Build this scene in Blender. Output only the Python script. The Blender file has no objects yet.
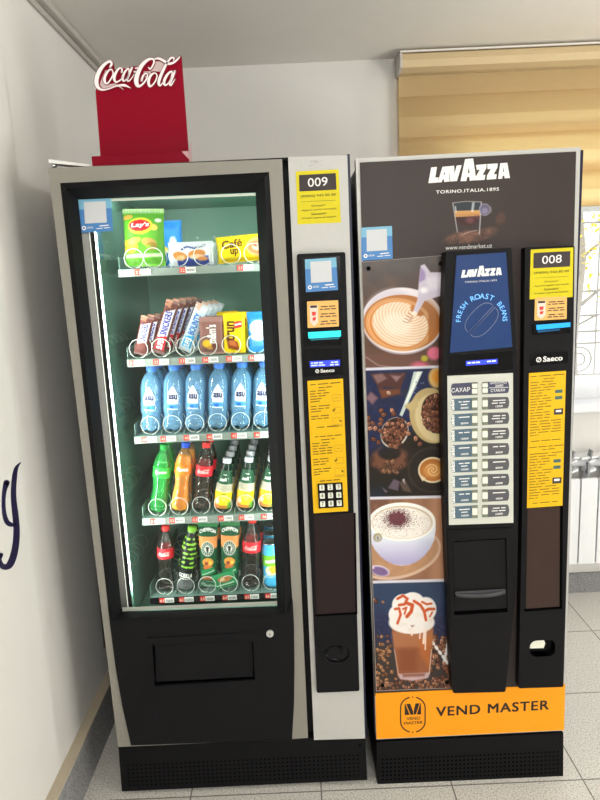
import bpy, math, random
import numpy as np
from mathutils import Vector, Matrix
from mathutils.geometry import tessellate_polygon
random.seed(7)
SC = bpy.context.scene
COL = SC.collection
PI = math.pi

# ------------------------------------------------------------------ camera
PITCH, ROLL, YAW, FPX = .188, -.0447, -.001, 630.0
CAM = np.array([0, -1.684, 1.537])
def _cam():
    cy, sy = math.cos(YAW), math.sin(YAW)
    f = np.array([sy*math.cos(PITCH), cy*math.cos(PITCH), -math.sin(PITCH)])
    r0 = np.array([cy, -sy, 0]); u0 = np.cross(r0, f)
    c, s = math.cos(ROLL), math.sin(ROLL)
    return c*r0+s*u0, -s*r0+c*u0, f
CR, CU, CF = _cam()
def _ray(px, py): return CF + ((px-300)*CR - (py-400)*CU)/FPX
def W(px, py, Y=0.0):
    """measured point of the photograph on the plane at depth Y"""
    d = _ray(px, py); return CAM + d*((Y-CAM[1])/d[1])
def WX(px, py, X):
    d = _ray(px, py); return CAM + d*((X-CAM[0])/d[0])
def XZ(pts, Y=0.0): return [(W(x, y, Y)[0], W(x, y, Y)[2]) for x, y in pts]

# ------------------------------------------------------------------ materials
def lin(c):
    c = np.asarray(c, float)
    return np.where(c <= .04045, c/12.92, ((c+.055)/1.055)**2.4)
MATS = {}
def mat(name, rgb, rough=.5, metal=0., spec=.3, noise=.03, nscale=60., emit=0., alpha=None, coat=0., bump=0.):
    if name in MATS: return MATS[name]
    m = bpy.data.materials.new(name); m.use_nodes = True
    nt = m.node_tree; b = nt.nodes['Principled BSDF']
    c = [float(v) for v in lin(np.array(rgb)/255.)]
    b.inputs['Roughness'].default_value = rough; b.inputs['Metallic'].default_value = metal
    b.inputs['Specular IOR Level'].default_value = spec
    b.inputs['Coat Weight'].default_value = coat
    tc = nt.nodes.new('ShaderNodeTexCoord'); nz = nt.nodes.new('ShaderNodeTexNoise')
    nz.inputs['Scale'].default_value = nscale; nz.inputs['Detail'].default_value = 3
    nt.links.new(tc.outputs['Object'], nz.inputs['Vector'])
    mx = nt.nodes.new('ShaderNodeMix'); mx.data_type = 'RGBA'
    mx.inputs[6].default_value = [v*(1-noise) for v in c]+[1]; mx.inputs[7].default_value = [min(1, v*(1+noise)) for v in c]+[1]
    nt.links.new(nz.outputs[0], mx.inputs[0]); nt.links.new(mx.outputs[2], b.inputs['Base Color'])
    if emit:
        b.inputs['Emission Strength'].default_value = emit; nt.links.new(mx.outputs[2], b.inputs['Emission Color'])
    if bump:
        bp = nt.nodes.new('ShaderNodeBump'); bp.inputs['Strength'].default_value = bump; bp.inputs['Distance'].default_value = .001
        nt.links.new(nz.outputs[0], bp.inputs['Height']); nt.links.new(bp.outputs[0], b.inputs['Normal'])
    if alpha is not None: b.inputs['Alpha'].default_value = alpha
    MATS[name] = m; return m
def clear_mat(name, rgb, trans, gloss=.08, rough=.05):
    """thin clear sheet: see-through mixed with a tinted body and a weak gloss"""
    if name in MATS: return MATS[name]
    m = bpy.data.materials.new(name); m.use_nodes = True; nt = m.node_tree; nt.nodes.clear()
    o = nt.nodes.new('ShaderNodeOutputMaterial'); t = nt.nodes.new('ShaderNodeBsdfTransparent')
    b = nt.nodes.new('ShaderNodeBsdfPrincipled'); c = [float(v) for v in lin(np.array(rgb)/255.)]
    b.inputs['Base Color'].default_value = c+[1]; b.inputs['Roughness'].default_value = rough; b.inputs['Specular IOR Level'].default_value = .5
    t.inputs[0].default_value = [min(1, 1-.3*gloss/.1*(1-v/max(max(c), .01))) for v in c]+[1]
    mx = nt.nodes.new('ShaderNodeMixShader'); lw = nt.nodes.new('ShaderNodeLayerWeight'); lw.inputs[0].default_value = .35
    mp = nt.nodes.new('ShaderNodeMapRange'); mp.inputs[3].default_value = 1-trans; mp.inputs[4].default_value = min(1, 1-trans+.3)
    nt.links.new(lw.outputs['Facing'], mp.inputs[0]); nt.links.new(mp.outputs[0], mx.inputs[0])
    nt.links.new(t.outputs[0], mx.inputs[1]); nt.links.new(b.outputs[0], mx.inputs[2])
    g = nt.nodes.new('ShaderNodeBsdfGlossy'); g.inputs['Roughness'].default_value = rough+.04; fr = nt.nodes.new('ShaderNodeFresnel'); fr.inputs[0].default_value = 1.42
    bp = nt.nodes.new('ShaderNodeBump'); nz = nt.nodes.new('ShaderNodeTexNoise'); nz.inputs['Scale'].default_value = 90; tc = nt.nodes.new('ShaderNodeTexCoord'); nt.links.new(tc.outputs['Object'], nz.inputs['Vector']); nt.links.new(nz.outputs[0], bp.inputs['Height']); bp.inputs['Strength'].default_value = .25; bp.inputs['Distance'].default_value = .004
    nt.links.new(bp.outputs[0], g.inputs['Normal'])
    m2 = nt.nodes.new('ShaderNodeMixShader'); nt.links.new(fr.outputs[0], m2.inputs[0]); nt.links.new(mx.outputs[0], m2.inputs[1]); nt.links.new(g.outputs[0], m2.inputs[2]); nt.links.new(m2.outputs[0], o.inputs[0])
    MATS[name] = m; return m
def glass_pane(name, refl):
    if name in MATS: return MATS[name]
    m = bpy.data.materials.new(name); m.use_nodes = True; nt = m.node_tree; nt.nodes.clear()
    o = nt.nodes.new('ShaderNodeOutputMaterial'); t = nt.nodes.new('ShaderNodeBsdfTransparent'); t.inputs[0].default_value = (.97, .99, .98, 1)
    g = nt.nodes.new('ShaderNodeBsdfGlossy'); g.inputs['Roughness'].default_value = .02
    mx = nt.nodes.new('ShaderNodeMixShader'); mx.inputs[0].default_value = refl
    nt.links.new(t.outputs[0], mx.inputs[1]); nt.links.new(g.outputs[0], mx.inputs[2]); nt.links.new(mx.outputs[0], o.inputs[0])
    MATS[name] = m; return m
def painted(name='printed_sheet', rough=.4, spec=.25):
    if name in MATS: return MATS[name]
    m = bpy.data.materials.new(name); m.use_nodes = True; nt = m.node_tree; b = nt.nodes['Principled BSDF']
    a = nt.nodes.new('ShaderNodeAttribute'); a.attribute_name = 'Col'
    nt.links.new(a.outputs['Color'], b.inputs['Base Color']); b.inputs['Roughness'].default_value = rough; b.inputs['Specular IOR Level'].default_value = spec
    MATS[name] = m; return m

# ------------------------------------------------------------------ text
_TX = {}
def text_geo(s, bold=0., space=1.):
    k = (s, bold, space)
    if k in _TX: return _TX[k]
    cu = bpy.data.curves.new('lettering', 'FONT'); cu.body = s; cu.size = 1; cu.space_character = space; cu.resolution_u = 3
    ob = bpy.data.objects.new('lettering', cu); me = bpy.data.meshes.new_from_object(ob)
    v = np.array([(p.co.x, p.co.y) for p in me.vertices]); f = [list(p.vertices) for p in me.polygons]
    if bold:
        n = len(v); v = np.concatenate([v+np.array([a*bold, b*bold*.8]) for a, b in ((-1, -1), (1, -1), (-1, 1), (1, 1))]); f = [[i+n*k for i in q] for k in range(4) for q in f]
    bpy.data.objects.remove(ob); bpy.data.curves.remove(cu); bpy.data.meshes.remove(me)
    mn, mx = v.min(0), v.max(0); v = (v-mn)/np.maximum(mx-mn, 1e-6)
    _TX[k] = (v, f, (mx-mn)); return _TX[k]

LAV = [([(50,170),(68,80),(102,77),(92,138),(112,136),(106,166)], None),
 ([(106,166),(135,76),(172,73),(178,160),(145,163),(144,148),(135,149),(131,164)], [(141,122),(149,121),(150,100)]),
 ([(172,73),(205,70),(207,115),(220,69),(250,66),(222,157),(182,160)], None),
 ([(243,158),(270,32),(318,28),(338,152),(298,155),(296,133),(283,134),(279,157)], [(286,112),(297,111),(294,75)]),
 ([(335,65),(398,60),(398,82),(375,122),(392,121),(388,150),(333,153),(336,130),(358,92),(340,93)], None),
 ([(402,60),(465,56),(463,80),(442,118),(460,117),(457,145),(400,149),(402,125),(424,88),(405,89)], None),
 ([(468,144),(480,55),(522,52),(540,139),(508,141),(505,126),(495,127),(494,143)], [(497,104),(504,103),(500,78)])]
def tess(outer, holes=()):
    loops = [[Vector((x, z, 0)) for x, z in outer]]+[[Vector((x, z, 0)) for x, z in h] for h in holes]
    return [p for l in ([outer]+list(holes)) for p in l], [list(t) for t in tessellate_polygon(loops)]

def area2(p): return sum(p[i][0]*p[(i+1) % len(p)][1]-p[(i+1) % len(p)][0]*p[i][1] for i in range(len(p)))
def ccw(p): return list(p) if area2(p) > 0 else list(p)[::-1]
def rounded(poly, r, n=4):
    """round every corner of a polygon"""
    out = []; N = len(poly)
    for i in range(N):
        a, b, c = (np.array(poly[(i+k-1) % N], float) for k in range(3))
        la, lc = np.linalg.norm(a-b), np.linalg.norm(c-b); q = min(r, la*.48, lc*.48)
        p0 = b+(a-b)/la*q; p1 = b+(c-b)/lc*q
        for k in range(n+1):
            t = k/n; out.append(tuple((1-t)**2*p0+2*t*(1-t)*b+t*t*p1))
    return out
def ellipse(cx, cy, rx, ry, n=32, rot=0):
    c, s = math.cos(rot), math.sin(rot)
    return [(cx+rx*math.cos(2*PI*k/n)*c-ry*math.sin(2*PI*k/n)*s, cy+rx*math.cos(2*PI*k/n)*s+ry*math.sin(2*PI*k/n)*c) for k in range(n)]
def catmull(P, n=8, closed=False):
    P = [np.array(p, float) for p in P]; out = []; N = len(P)
    for i in range(N if closed else N-1):
        p0, p1, p2, p3 = (P[(i-1) % N] if closed or i else P[0]), P[i], P[(i+1) % N], (P[(i+2) % N] if closed or i+2 < N else P[-1])
        for k in range(n):
            t = k/n; out.append(.5*(2*p1+(p2-p0)*t+(2*p0-5*p1+4*p2-p3)*t*t+(3*p1-p0-3*p2+p3)*t**3))
    if not closed: out.append(P[-1])
    return out

class MB:
    def __init__(s): s.v, s.f, s.m, s.s = [], [], [], []
    def add(s, V, F, m=0, sm=False):
        b = len(s.v); s.v += [tuple(map(float, p)) for p in V]
        for f in F: s.f.append([b+i for i in f]); s.m.append(m); s.s.append(sm)
        return s
    def box(s, x0, x1, y0, y1, z0, z1, m=0):
        V = [(x, y, z) for z in (z0, z1) for y in (y0, y1) for x in (x0, x1)]
        return s.add(V, [(0,2,3,1),(4,5,7,6),(0,1,5,4),(2,6,7,3),(0,4,6,2),(1,3,7,5)], m)
    def prism(s, poly, Y0, Y1, m=0, holes=(), mside=None):
        """slab: outline in X,Z; front at Y0 towards the viewer, back at Y1"""
        poly = ccw(poly); holes = [ccw(h)[::-1] for h in holes]
        if holes:
            P, T = tess(poly, holes); n = len(P)
            T = [t if area2([P[i] for i in t]) > 0 else t[::-1] for t in T]
        else: P = poly; n = len(P); T = [list(range(n))]
        s.add([(x, Y0, z) for x, z in P]+[(x, Y1, z) for x, z in P], T+[[i+n for i in t[::-1]] for t in T], m)
        ms = m if mside is None else mside
        for l in [poly]+holes:
            k = len(l); s.add([(x, Y0, z) for x, z in l]+[(x, Y1, z) for x, z in l], [(i, i+k, (i+1) % k+k, (i+1) % k) for i in range(k)], ms)
        return s
    def pq(s, pts, Y0, Y1, m=0, r=0):
        p = XZ(pts, Y0); return s.prism(rounded(p, r) if r else p, Y0, Y1, m)
    def flat(s, poly, Y, m=0, holes=()):
        poly = ccw(poly)
        if holes:
            P, T = tess(poly, [ccw(h)[::-1] for h in holes]); T = [t if area2([P[i] for i in t]) > 0 else t[::-1] for t in T]
        else: P = poly; T = [list(range(len(P)))]
        return s.add([(x, Y, z) for x, z in P], T, m)
    def fq(s, pts, Y, m=0, r=0):
        p = XZ(pts, Y); return s.flat(rounded(p, r) if r else p, Y, m)
    def loft(s, loops, m=0, sm=False, cap0=False, cap1=False, closed=True):
        n = len(loops[0]); V = [p for l in loops for p in l]; F = []
        for j in range(len(loops)-1):
            for i in range(n if closed else n-1): F.append((j*n+i, j*n+(i+1) % n, (j+1)*n+(i+1) % n, (j+1)*n+i))
        if cap0: F.append(list(range(n))[::-1])
        if cap1: F.append([(len(loops)-1)*n+i for i in range(n)])
        return s.add(V, F, m, sm)
    def tube(s, path, r, m=0, n=6, closed=False):
        P = [Vector(p) for p in path]; N = len(P); L = []; up = None
        for i in range(N):
            t = (P[(i+1) % N]-P[i-1] if closed else P[min(i+1, N-1)]-P[max(i-1, 0)]).normalized()
            if up is None: up = Vector((0, 0, 1)) if abs(t.z) < .9 else Vector((1, 0, 0))
            a = t.cross(up).normalized(); b = a.cross(t).normalized(); up = b
            rr = r[i] if hasattr(r, '__len__') else r
            L.append([P[i]+a*rr*math.cos(2*PI*k/n)+b*rr*math.sin(2*PI*k/n) for k in range(n)])
        if closed: L.append(L[0])
        return s.loft(L, m, True, not closed, not closed)
    def lathe(s, prof, c=(0, 0, 0), m=0, n=24, cap=True):
        L = [[(c[0]+r*math.cos(2*PI*k/n), c[1]+r*math.sin(2*PI*k/n), c[2]+z) for k in range(n)] for r, z in prof]
        return s.loft(L, m, True, cap, cap)
    def disc_y(s, c, r, Y0, Y1, m=0, n=24, rz=None):
        return s.prism(ellipse(c[0], c[2], r, rz or r, n), Y0, Y1, m)
    def ribbon(s, pts, fn, Y, m=0, n=8, closed=False, grow=0, Y1=None):
        """flat pen stroke of changing width through (x, y, width), mapped by fn"""
        C = catmull(pts, n, closed)
        if closed: C.append(C[0])
        Lf, Rt = [], []
        for i, p in enumerate(C):
            a = C[max(i-1, 0)][:2]; b = C[min(i+1, len(C)-1)][:2]
            if closed and i in (0, len(C)-1): a, b = C[-2][:2], C[1][:2]
            t = np.array(b)-a; t /= max(np.linalg.norm(t), 1e-9); q = np.array([-t[1], t[0]])*(p[2]/2+grow)
            Lf.append(p[:2]+q); Rt.append(p[:2]-q)
        polys = [[Lf[i], Lf[i+1], Rt[i+1], Rt[i]] for i in range(len(C)-1)]
        if not closed:
            for e in (0, -1): polys.append(ellipse(C[e][0], C[e][1], C[e][2]/2+grow, C[e][2]/2+grow, 10))
        j = 0
        for po in polys:
            w = [fn(*p) for p in po]
            j += 1
            if Y1 is None: s.add([(x, Y-1.2e-5*(j % 9), z) for x, z in ccw(w)], [list(range(len(w)))], m)
            else: s.prism(w, Y, Y1, m)
        return s
    def text_map(s, txt, fn, m=0, bold=0., space=1., flip=False):
        v, f, _ = text_geo(txt, bold, space)
        n = len(v); k = n//4 if bold else n
        V = [fn(x, z) for x, z in v]; V = [(p[0], p[1]-2e-5*(i//k), p[2]) for i, p in enumerate(V)]
        return s.add(V, f, m)
    def text(s, txt, p0, p1, hpx, Y, m=0, bold=0., space=1.):
        """lettering filling the baseline from pixel p0 to p1, hpx tall, on the plane Y"""
        a = W(*p0, Y); b = W(*p1, Y); h = np.linalg.norm(W(p0[0], p0[1]-hpx, Y)-a)
        d = b-a; return s.text_map(txt, lambda x, z: (a[0]+d[0]*x, Y, a[2]+d[2]*x+h*z), m, bold, space)
    def bars(s, p0, p1, hpx, Y, m=0, words=3, seed=0):
        """a line of print too small to read: a row of word-length dashes"""
        rg = random.Random(seed); w = [rg.uniform(.5, 1.4) for _ in range(words)]; t = sum(w)+.25*(words-1); x = 0
        for q in w:
            u0, u1 = x/t, (x+q)/t; x += q+.25
            A = (p0[0]+(p1[0]-p0[0])*u0, p0[1]+(p1[1]-p0[1])*u0); B = (p0[0]+(p1[0]-p0[0])*u1, p0[1]+(p1[1]-p0[1])*u1)
            s.fq([(A[0], A[1]-hpx), (B[0], B[1]-hpx), B, A], Y, m)
        return s
    def lavazza(s, fn, Y, m=0):
        for o, h in LAV:
            c = lambda P: [fn((x-50)/490., (170-(x-50)*30/490.-y)/490.) for x, y in P]
            s.flat(c(o), Y, m, [c(h)] if h else ())
        return s
    def build(s, name, mats, parent=None, bevel=0, smooth=None, origin=None):
        V = np.array(s.v)
        if parent is not None: off = root_off(parent)
        elif origin is not None: off = np.array(origin, float)
        else: off = np.array([(V[:, 0].min()+V[:, 0].max())/2, (V[:, 1].min()+V[:, 1].max())/2, V[:, 2].min()])
        me = bpy.data.meshes.new(name); me.from_pydata([tuple(p) for p in V-off], [], s.f); me.update()
        for q in (mats if isinstance(mats, (list, tuple)) else [mats]): me.materials.append(q)
        me.polygons.foreach_set('material_index', s.m); me.polygons.foreach_set('use_smooth', s.s if smooth is None else [smooth]*len(s.f))
        o = bpy.data.objects.new(name, me); COL.objects.link(o)
        if parent is not None: o.parent = parent
        else: o.location = off
        OFF[o.name] = off
        if bevel:
            b = o.modifiers.new('bevel', 'BEVEL'); b.width = bevel; b.segments = 2; b.limit_method = 'ANGLE'; b.angle_limit = .7
        return o
OFF = {}
def root_off(o): return OFF[o.name]
def thing(name, label, cat, loc, group=None):
    o = bpy.data.objects.new(name, None); COL.objects.link(o); o.location = loc; o.empty_display_size = .05
    OFF[o.name] = np.array(loc, float); return tag(o, label, cat, group)
def tag(o, label, cat, group=None):
    o['label'] = label; o['category'] = cat
    if group: o['group'] = group
    return o
def struct(o): o['kind'] = 'structure'; return o
def dup(root, loc, rot=None, label=None, group=None):
    r = root.copy(); COL.objects.link(r); r.location = loc
    if rot is not None: r.rotation_euler = rot
    if label: r['label'] = label
    if group: r['group'] = group
    for ch in list(root.children):
        c = ch.copy(); COL.objects.link(c); c.parent = r
        for g in list(ch.children):
            d = g.copy(); COL.objects.link(d); d.parent = c
    return r
def grid_obj(name, P, C, m, parent=None, wrap=False):
    """painted surface: P (nz,nx,3) points, C (nz,nx,3) printed colours"""
    nz, nx = P.shape[:2]; V = P.reshape(-1, 3)
    off = root_off(parent) if parent is not None else np.zeros(3)
    j, i = np.meshgrid(np.arange(nz-1), np.arange(nx-1), indexing='ij')
    F = np.stack([j*nx+i, j*nx+i+1, (j+1)*nx+i+1, (j+1)*nx+i], -1).reshape(-1, 4)
    me = bpy.data.meshes.new(name); me.from_pydata((V-off).tolist(), [], F.tolist()); me.update()
    a = me.color_attributes.new('Col', 'FLOAT_COLOR', 'POINT')
    rgba = np.ones((len(V), 4), np.float32); rgba[:, :3] = lin(np.clip(C.reshape(-1, 3)/255., 0, 1)); a.data.foreach_set('color', rgba.ravel())
    me.materials.append(m); me.polygons.foreach_set('use_smooth', [True]*len(F))
    o = bpy.data.objects.new(name, me); COL.objects.link(o)
    if parent is not None: o.parent = parent
    OFF[o.name] = off; return o
def canvas(name, quad, Y, nx, nz, paint, parent, m=None):
    """print on a flat sheet: quad TL,TR,BR,BL measured on the photograph"""
    u, v = np.meshgrid(np.linspace(0, 1, nx), np.linspace(1, 0, nz)); q = np.array(quad, float)
    PX = ((1-u)*(1-v))[..., None]*q[0]+(u*(1-v))[..., None]*q[1]+(u*v)[..., None]*q[2]+((1-u)*v)[..., None]*q[3]
    d = CF[None, None]+((PX[..., :1]-300)*CR-(PX[..., 1:]-400)*CU)/FPX
    P = CAM+d*((Y-CAM[1])/d[..., 1:2])
    return grid_obj(name, P, paint(PX[..., 0], PX[..., 1]), m or painted(), parent)

# ------------------------------------------------------------------ painting on arrays
def hsh(a, b, s): 
    x = np.sin(a*127.1+b*311.7+s*74.7)*43758.5453; return x-np.floor(x)
def vnoise(x, y, s=0):
    i, j = np.floor(x), np.floor(y); fx, fy = x-i, y-j; fx = fx*fx*(3-2*fx); fy = fy*fy*(3-2*fy)
    return (hsh(i, j, s)*(1-fx)+hsh(i+1, j, s)*fx)*(1-fy)+(hsh(i, j+1, s)*(1-fx)+hsh(i+1, j+1, s)*fx)*fy
def fbm(x, y, s=0): return (vnoise(x, y, s)*.55+vnoise(x*2.1, y*2.1, s+1)*.3+vnoise(x*4.3, y*4.3, s+2)*.15)
class Art:
    def __init__(s, X, Y, bg): s.X, s.Y = X, Y; s.c = np.zeros(X.shape+(3,))+np.array(bg, float)
    def put(s, mask, col):
        m = np.clip(mask, 0, 1)[..., None]; s.c = s.c*(1-m)+np.asarray(col, float)*m; return s
    def ell(s, cx, cy, rx, ry, col, soft=.6, rot=0, k=1.):
        d = s.eld(cx, cy, rx, ry, rot); return s.put(np.clip((1-d)*min(rx, ry)/soft+.5, 0, 1)*k, col)
    def eld(s, cx, cy, rx, ry, rot=0):
        c, q = math.cos(rot), math.sin(rot); x, y = s.X-cx, s.Y-cy
        return np.sqrt(((x*c+y*q)/rx)**2+((-x*q+y*c)/ry)**2)
    def poly(s, pts, col, soft=.7, k=1., mask=None):
        d = np.full(s.X.shape, 1e9); inside = np.zeros(s.X.shape, bool); n = len(pts)
        for i in range(n):
            (x0, y0), (x1, y1) = pts[i], pts[(i+1) % n]; ex, ey = x1-x0, y1-y0; L = ex*ex+ey*ey+1e-12
            t = np.clip(((s.X-x0)*ex+(s.Y-y0)*ey)/L, 0, 1); d = np.minimum(d, np.hypot(s.X-x0-t*ex, s.Y-y0-t*ey))
            cr = ((y0 > s.Y) != (y1 > s.Y)) & (s.X < (x1-x0)*(s.Y-y0)/((y1-y0) or 1e-9)+x0); inside ^= cr
        m = np.clip(np.where(inside, d, -d)/soft+.5, 0, 1)*k
        return s.put(m if mask is None else m*mask, col)
    def line(s, pts, w, col, soft=.5, k=1.):
        d = np.full(s.X.shape, 1e9)
        for (x0, y0), (x1, y1) in zip(pts[:-1], pts[1:]):
            ex, ey = x1-x0, y1-y0; t = np.clip(((s.X-x0)*ex+(s.Y-y0)*ey)/(ex*ex+ey*ey+1e-12), 0, 1)
            d = np.minimum(d, np.hypot(s.X-x0-t*ex, s.Y-y0-t*ey))
        return s.put(np.clip((w/2-d)/soft+.5, 0, 1)*k, col)
    def bean(s, cx, cy, r, col, rot):
        col = np.array(col, float)
        s.ell(cx, cy, r*1.12, r*.86, col*.35, .4, rot); s.ell(cx, cy, r, r*.72, col, .5, rot)
        s.ell(cx-r*.25, cy-r*.25, r*.5, r*.3, np.minimum(255, col*1.45), .6, rot, .7)
        c, q = math.cos(rot), math.sin(rot); return s.line([(cx-r*.8*c, cy-r*.8*q), (cx+r*.8*c, cy+r*.8*q)], .35, col*.4, .4)
def area(name, loc, to, sx, sy, e, col=(1, 1, 1)):
    l = bpy.data.lights.new(name, 'AREA'); l.shape = 'RECTANGLE'; l.size = sx; l.size_y = sy; l.energy = e; l.color = col
    o = bpy.data.objects.new(name, l); COL.objects.link(o); o.location = loc; o.rotation_euler = (Vector(to)-Vector(loc)).to_track_quat('-Z', 'Y').to_euler(); return o
WORLD, EXPOSURE, LED, LEDW = 2.3, 0., 1.0, 5.0
LIGHTS = [('window_light', (5.5, .0, 1.97), (-.7, .0, 1.2), .07, 1.0, 62, (1, .99, .97)),
          ('hall_window_light', (5.4, -4.2, 1.9), (-.5, 0, 1), .2, 1.4, 48, (1, .99, .97)),
          ('hall_light', (.75, -4.2, 2.3), (.2, 1., 1.5), 1.0, .8, 84, (1, .99, .97)),
          ('added_ceiling_uplight', (3.5, -1.9, .06), (3.2, -1.8, 2), 2.0, 1.6, 130, (1, .99, .97))]  # last lamp is added: shines up to brighten the ceiling like bounced daylight
# ------------------------------------------------------------------ palette
M_silver = mat('silver_painted_steel', (140, 137, 128), .42, 0, .35)
M_pale = mat('pale_silver_steel', (188, 188, 184), .4, 0, .35)
M_black = mat('black_plastic', (23, 23, 25), .5, 0, .10, bump=.05, nscale=400)
M_gloss = mat('gloss_black', (14, 14, 17), .18, 0, .18)
M_dark = mat('dark_steel', (17, 17, 19), .6, 0, .12)
M_hole = mat('hole_black', (5, 5, 6), .9, 0, .02)
M_white = mat('white_print', (238, 238, 234), .5)
M_yellow = mat('yellow_print', (232, 182, 8), .5)
M_lemon = mat('lemon_print', (214, 199, 12), .5)
M_ink = mat('grey_ink', (62, 54, 54), .6)
M_inkt = mat('text_ink', (118, 96, 16), .6)
M_skyblue = mat('blue_print', (74, 130, 190), .45)
M_skyblue2 = mat('light_blue_print', (120, 180, 208), .45)
M_peach = mat('peach_print', (238, 184, 104), .5)
M_peach2 = mat('pale_peach_print', (240, 214, 200), .5)
M_red = mat('red_print', (222, 60, 48), .45)
M_brown = mat('smoked_panel', (40, 29, 30), .3, 0, .15, noise=.06)
M_chrome = mat('chrome', (205, 205, 205), .2, 1.)
M_cream = mat('cream_plastic', (226, 228, 214), .45)
M_green = mat('green_liner', (122, 168, 148), .4, 0, .25)
M_mirror = mat('green_side_liner', (84, 124, 108), .12, 0, .5, coat=1.)
M_tray = mat('tray_steel', (120, 150, 140), .35, .4)
M_wire = mat('spring_wire', (232, 236, 228), .3, .3)
M_strip = mat('price_rail', (140, 152, 144), .4)
M_grille = mat('navy_edge', (20, 22, 48), .4)

def ygap(i): return -.0004*i
def paper(name, quad, Y, mats, parent, extra=None, r=0):
    """a sticker: a thin sheet with its print as faces of the same mesh"""
    mb = MB(); mb.pq(quad, Y, Y+.0006, 0, r)
    if extra: extra(mb, Y)
    return mb.build(name, mats, parent)
def lerpq(q, u, v):
    q = [np.array(p, float) for p in q]; return tuple((q[0]*(1-u)+q[1]*u)*(1-v)+(q[3]*(1-u)+q[2]*u)*v)
def sub(q, u0, u1, v0, v1): return [lerpq(q, u0, v0), lerpq(q, u1, v0), lerpq(q, u1, v1), lerpq(q, u0, v1)]

# ------------------------------------------------------------------ the room
def wall_mat(name, rgb, sc=9, n=.025, bump=.12):
    return mat(name, rgb, .85, 0, .15, noise=n, nscale=sc, bump=bump)
M_wallp = wall_mat('white_wall_paint', (224, 222, 217))
M_ceil = wall_mat('ceiling_paint', (234, 231, 224))
XL, YB, ZC = -.75, 1.126, 2.415
def speckle(name, base, dark, scale, rough=.45, tile=None):
    m = bpy.data.materials.new(name); m.use_nodes = True; nt = m.node_tree; b = nt.nodes['Principled BSDF']
    tc = nt.nodes.new('ShaderNodeTexCoord')
    v = nt.nodes.new('ShaderNodeTexNoise'); v.inputs['Scale'].default_value = scale; v.inputs['Detail'].default_value = 2.5; v.inputs['Roughness'].default_value = .7
    nt.links.new(tc.outputs['Object'], v.inputs['Vector'])
    r = nt.nodes.new('ShaderNodeValToRGB'); e = r.color_ramp.elements
    e[0].position = .36; e[0].color = [float(x) for x in lin(np.array(dark)/255.)]+[1]; e[1].position = .52; e[1].color = [float(x) for x in lin(np.array(base)/255.)]+[1]
    nt.links.new(v.outputs[0], r.inputs[0]); out = r.outputs[0]
    if tile:
        mp = nt.nodes.new('ShaderNodeMapping'); mp.inputs['Location'].default_value = tile[1]
        nt.links.new(tc.outputs['Object'], mp.inputs[0]); br = nt.nodes.new('ShaderNodeTexBrick'); br.offset = 0
        br.inputs['Scale'].default_value = 1; br.inputs['Brick Width'].default_value = tile[0]; br.inputs['Row Height'].default_value = tile[0]
        br.inputs['Mortar Size'].default_value = .0022; br.inputs['Mortar Smooth'].default_value = 0
        br.inputs['Color1'].default_value = (1, 1, 1, 1); br.inputs['Color2'].default_value = (.95, .95, .95, 1); br.inputs['Mortar'].default_value = (.3, .29, .27, 1)
        nt.links.new(mp.outputs[0], br.inputs['Vector'])
        mx = nt.nodes.new('ShaderNodeMix'); mx.data_type = 'RGBA'; mx.blend_type = 'MULTIPLY'; mx.inputs[0].default_value = 1
        nt.links.new(out, mx.inputs[6]); nt.links.new(br.outputs[0], mx.inputs[7]); out = mx.outputs[2]
    nt.links.new(out, b.inputs['Base Color']); b.inputs['Roughness'].default_value = rough; b.inputs['Specular IOR Level'].default_value = .3
    return m
M_floor = speckle('terrazzo_tile', (228, 225, 218), (166, 163, 155), 210, .4, (.4, (-.01, .015, 0)))
M_gran = speckle('grey_speckled_skirting', (150, 150, 150), (96, 96, 98), 190, .5)
M_cap = mat('skirting_cap', (190, 178, 156), .5, noise=.08)

fl = MB().box(XL-.2, 5.6, -6.2, YB+.2, -.05, 0).build('floor', M_floor, origin=(0, 0, 0)); struct(fl)
ce = MB().box(XL-.2, 5.6, -6.2, YB+.2, ZC, ZC+.06).build('ceiling', M_ceil); struct(ce)
wl = MB().box(XL-.15, XL, -6.2, YB, 0, ZC).build('wall_left', M_wallp); struct(wl)
struct(MB().box(5.6, 5.75, -6.2, YB+.2, 0, ZC).build('wall_right', M_wallp)); struct(MB().box(XL-.15, 5.75, -6.35, -6.2, 0, ZC).build('wall_front', M_wallp))
# back wall with its window opening
OX0, OX1, OZ0, OZ1 = .598, 2.35, .93, 2.20
wb = MB().prism([(XL-.15, 0), (5.6, 0), (5.6, ZC), (XL-.15, ZC)], YB, YB+.2, 0, [[(OX0, OZ0), (OX1, OZ0), (OX1, OZ1), (OX0, OZ1)]])
struct(wb.build('wall_back', M_wallp))
sk = MB().box(XL, -.722, -6.2, YB, 0, .158, 0).box(XL, -.719, -6.2, YB, .158, .166, 1)
struct(sk.build('baseboard_left', [M_gran, M_cap]))
struct(MB().box(-.722, 5.6, YB-.012, YB, 0, .10, 0).build('baseboard_back', [M_gran]))
tr = MB().box(XL, XL+.035, -6.2, YB, ZC-.022, ZC, 0).box(XL, XL+.013, -6.2, YB, ZC-.04, ZC-.022, 0)
struct(tr.build('trim_1', mat('ceiling_trim', (188, 184, 176), .6), bevel=.004))

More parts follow.
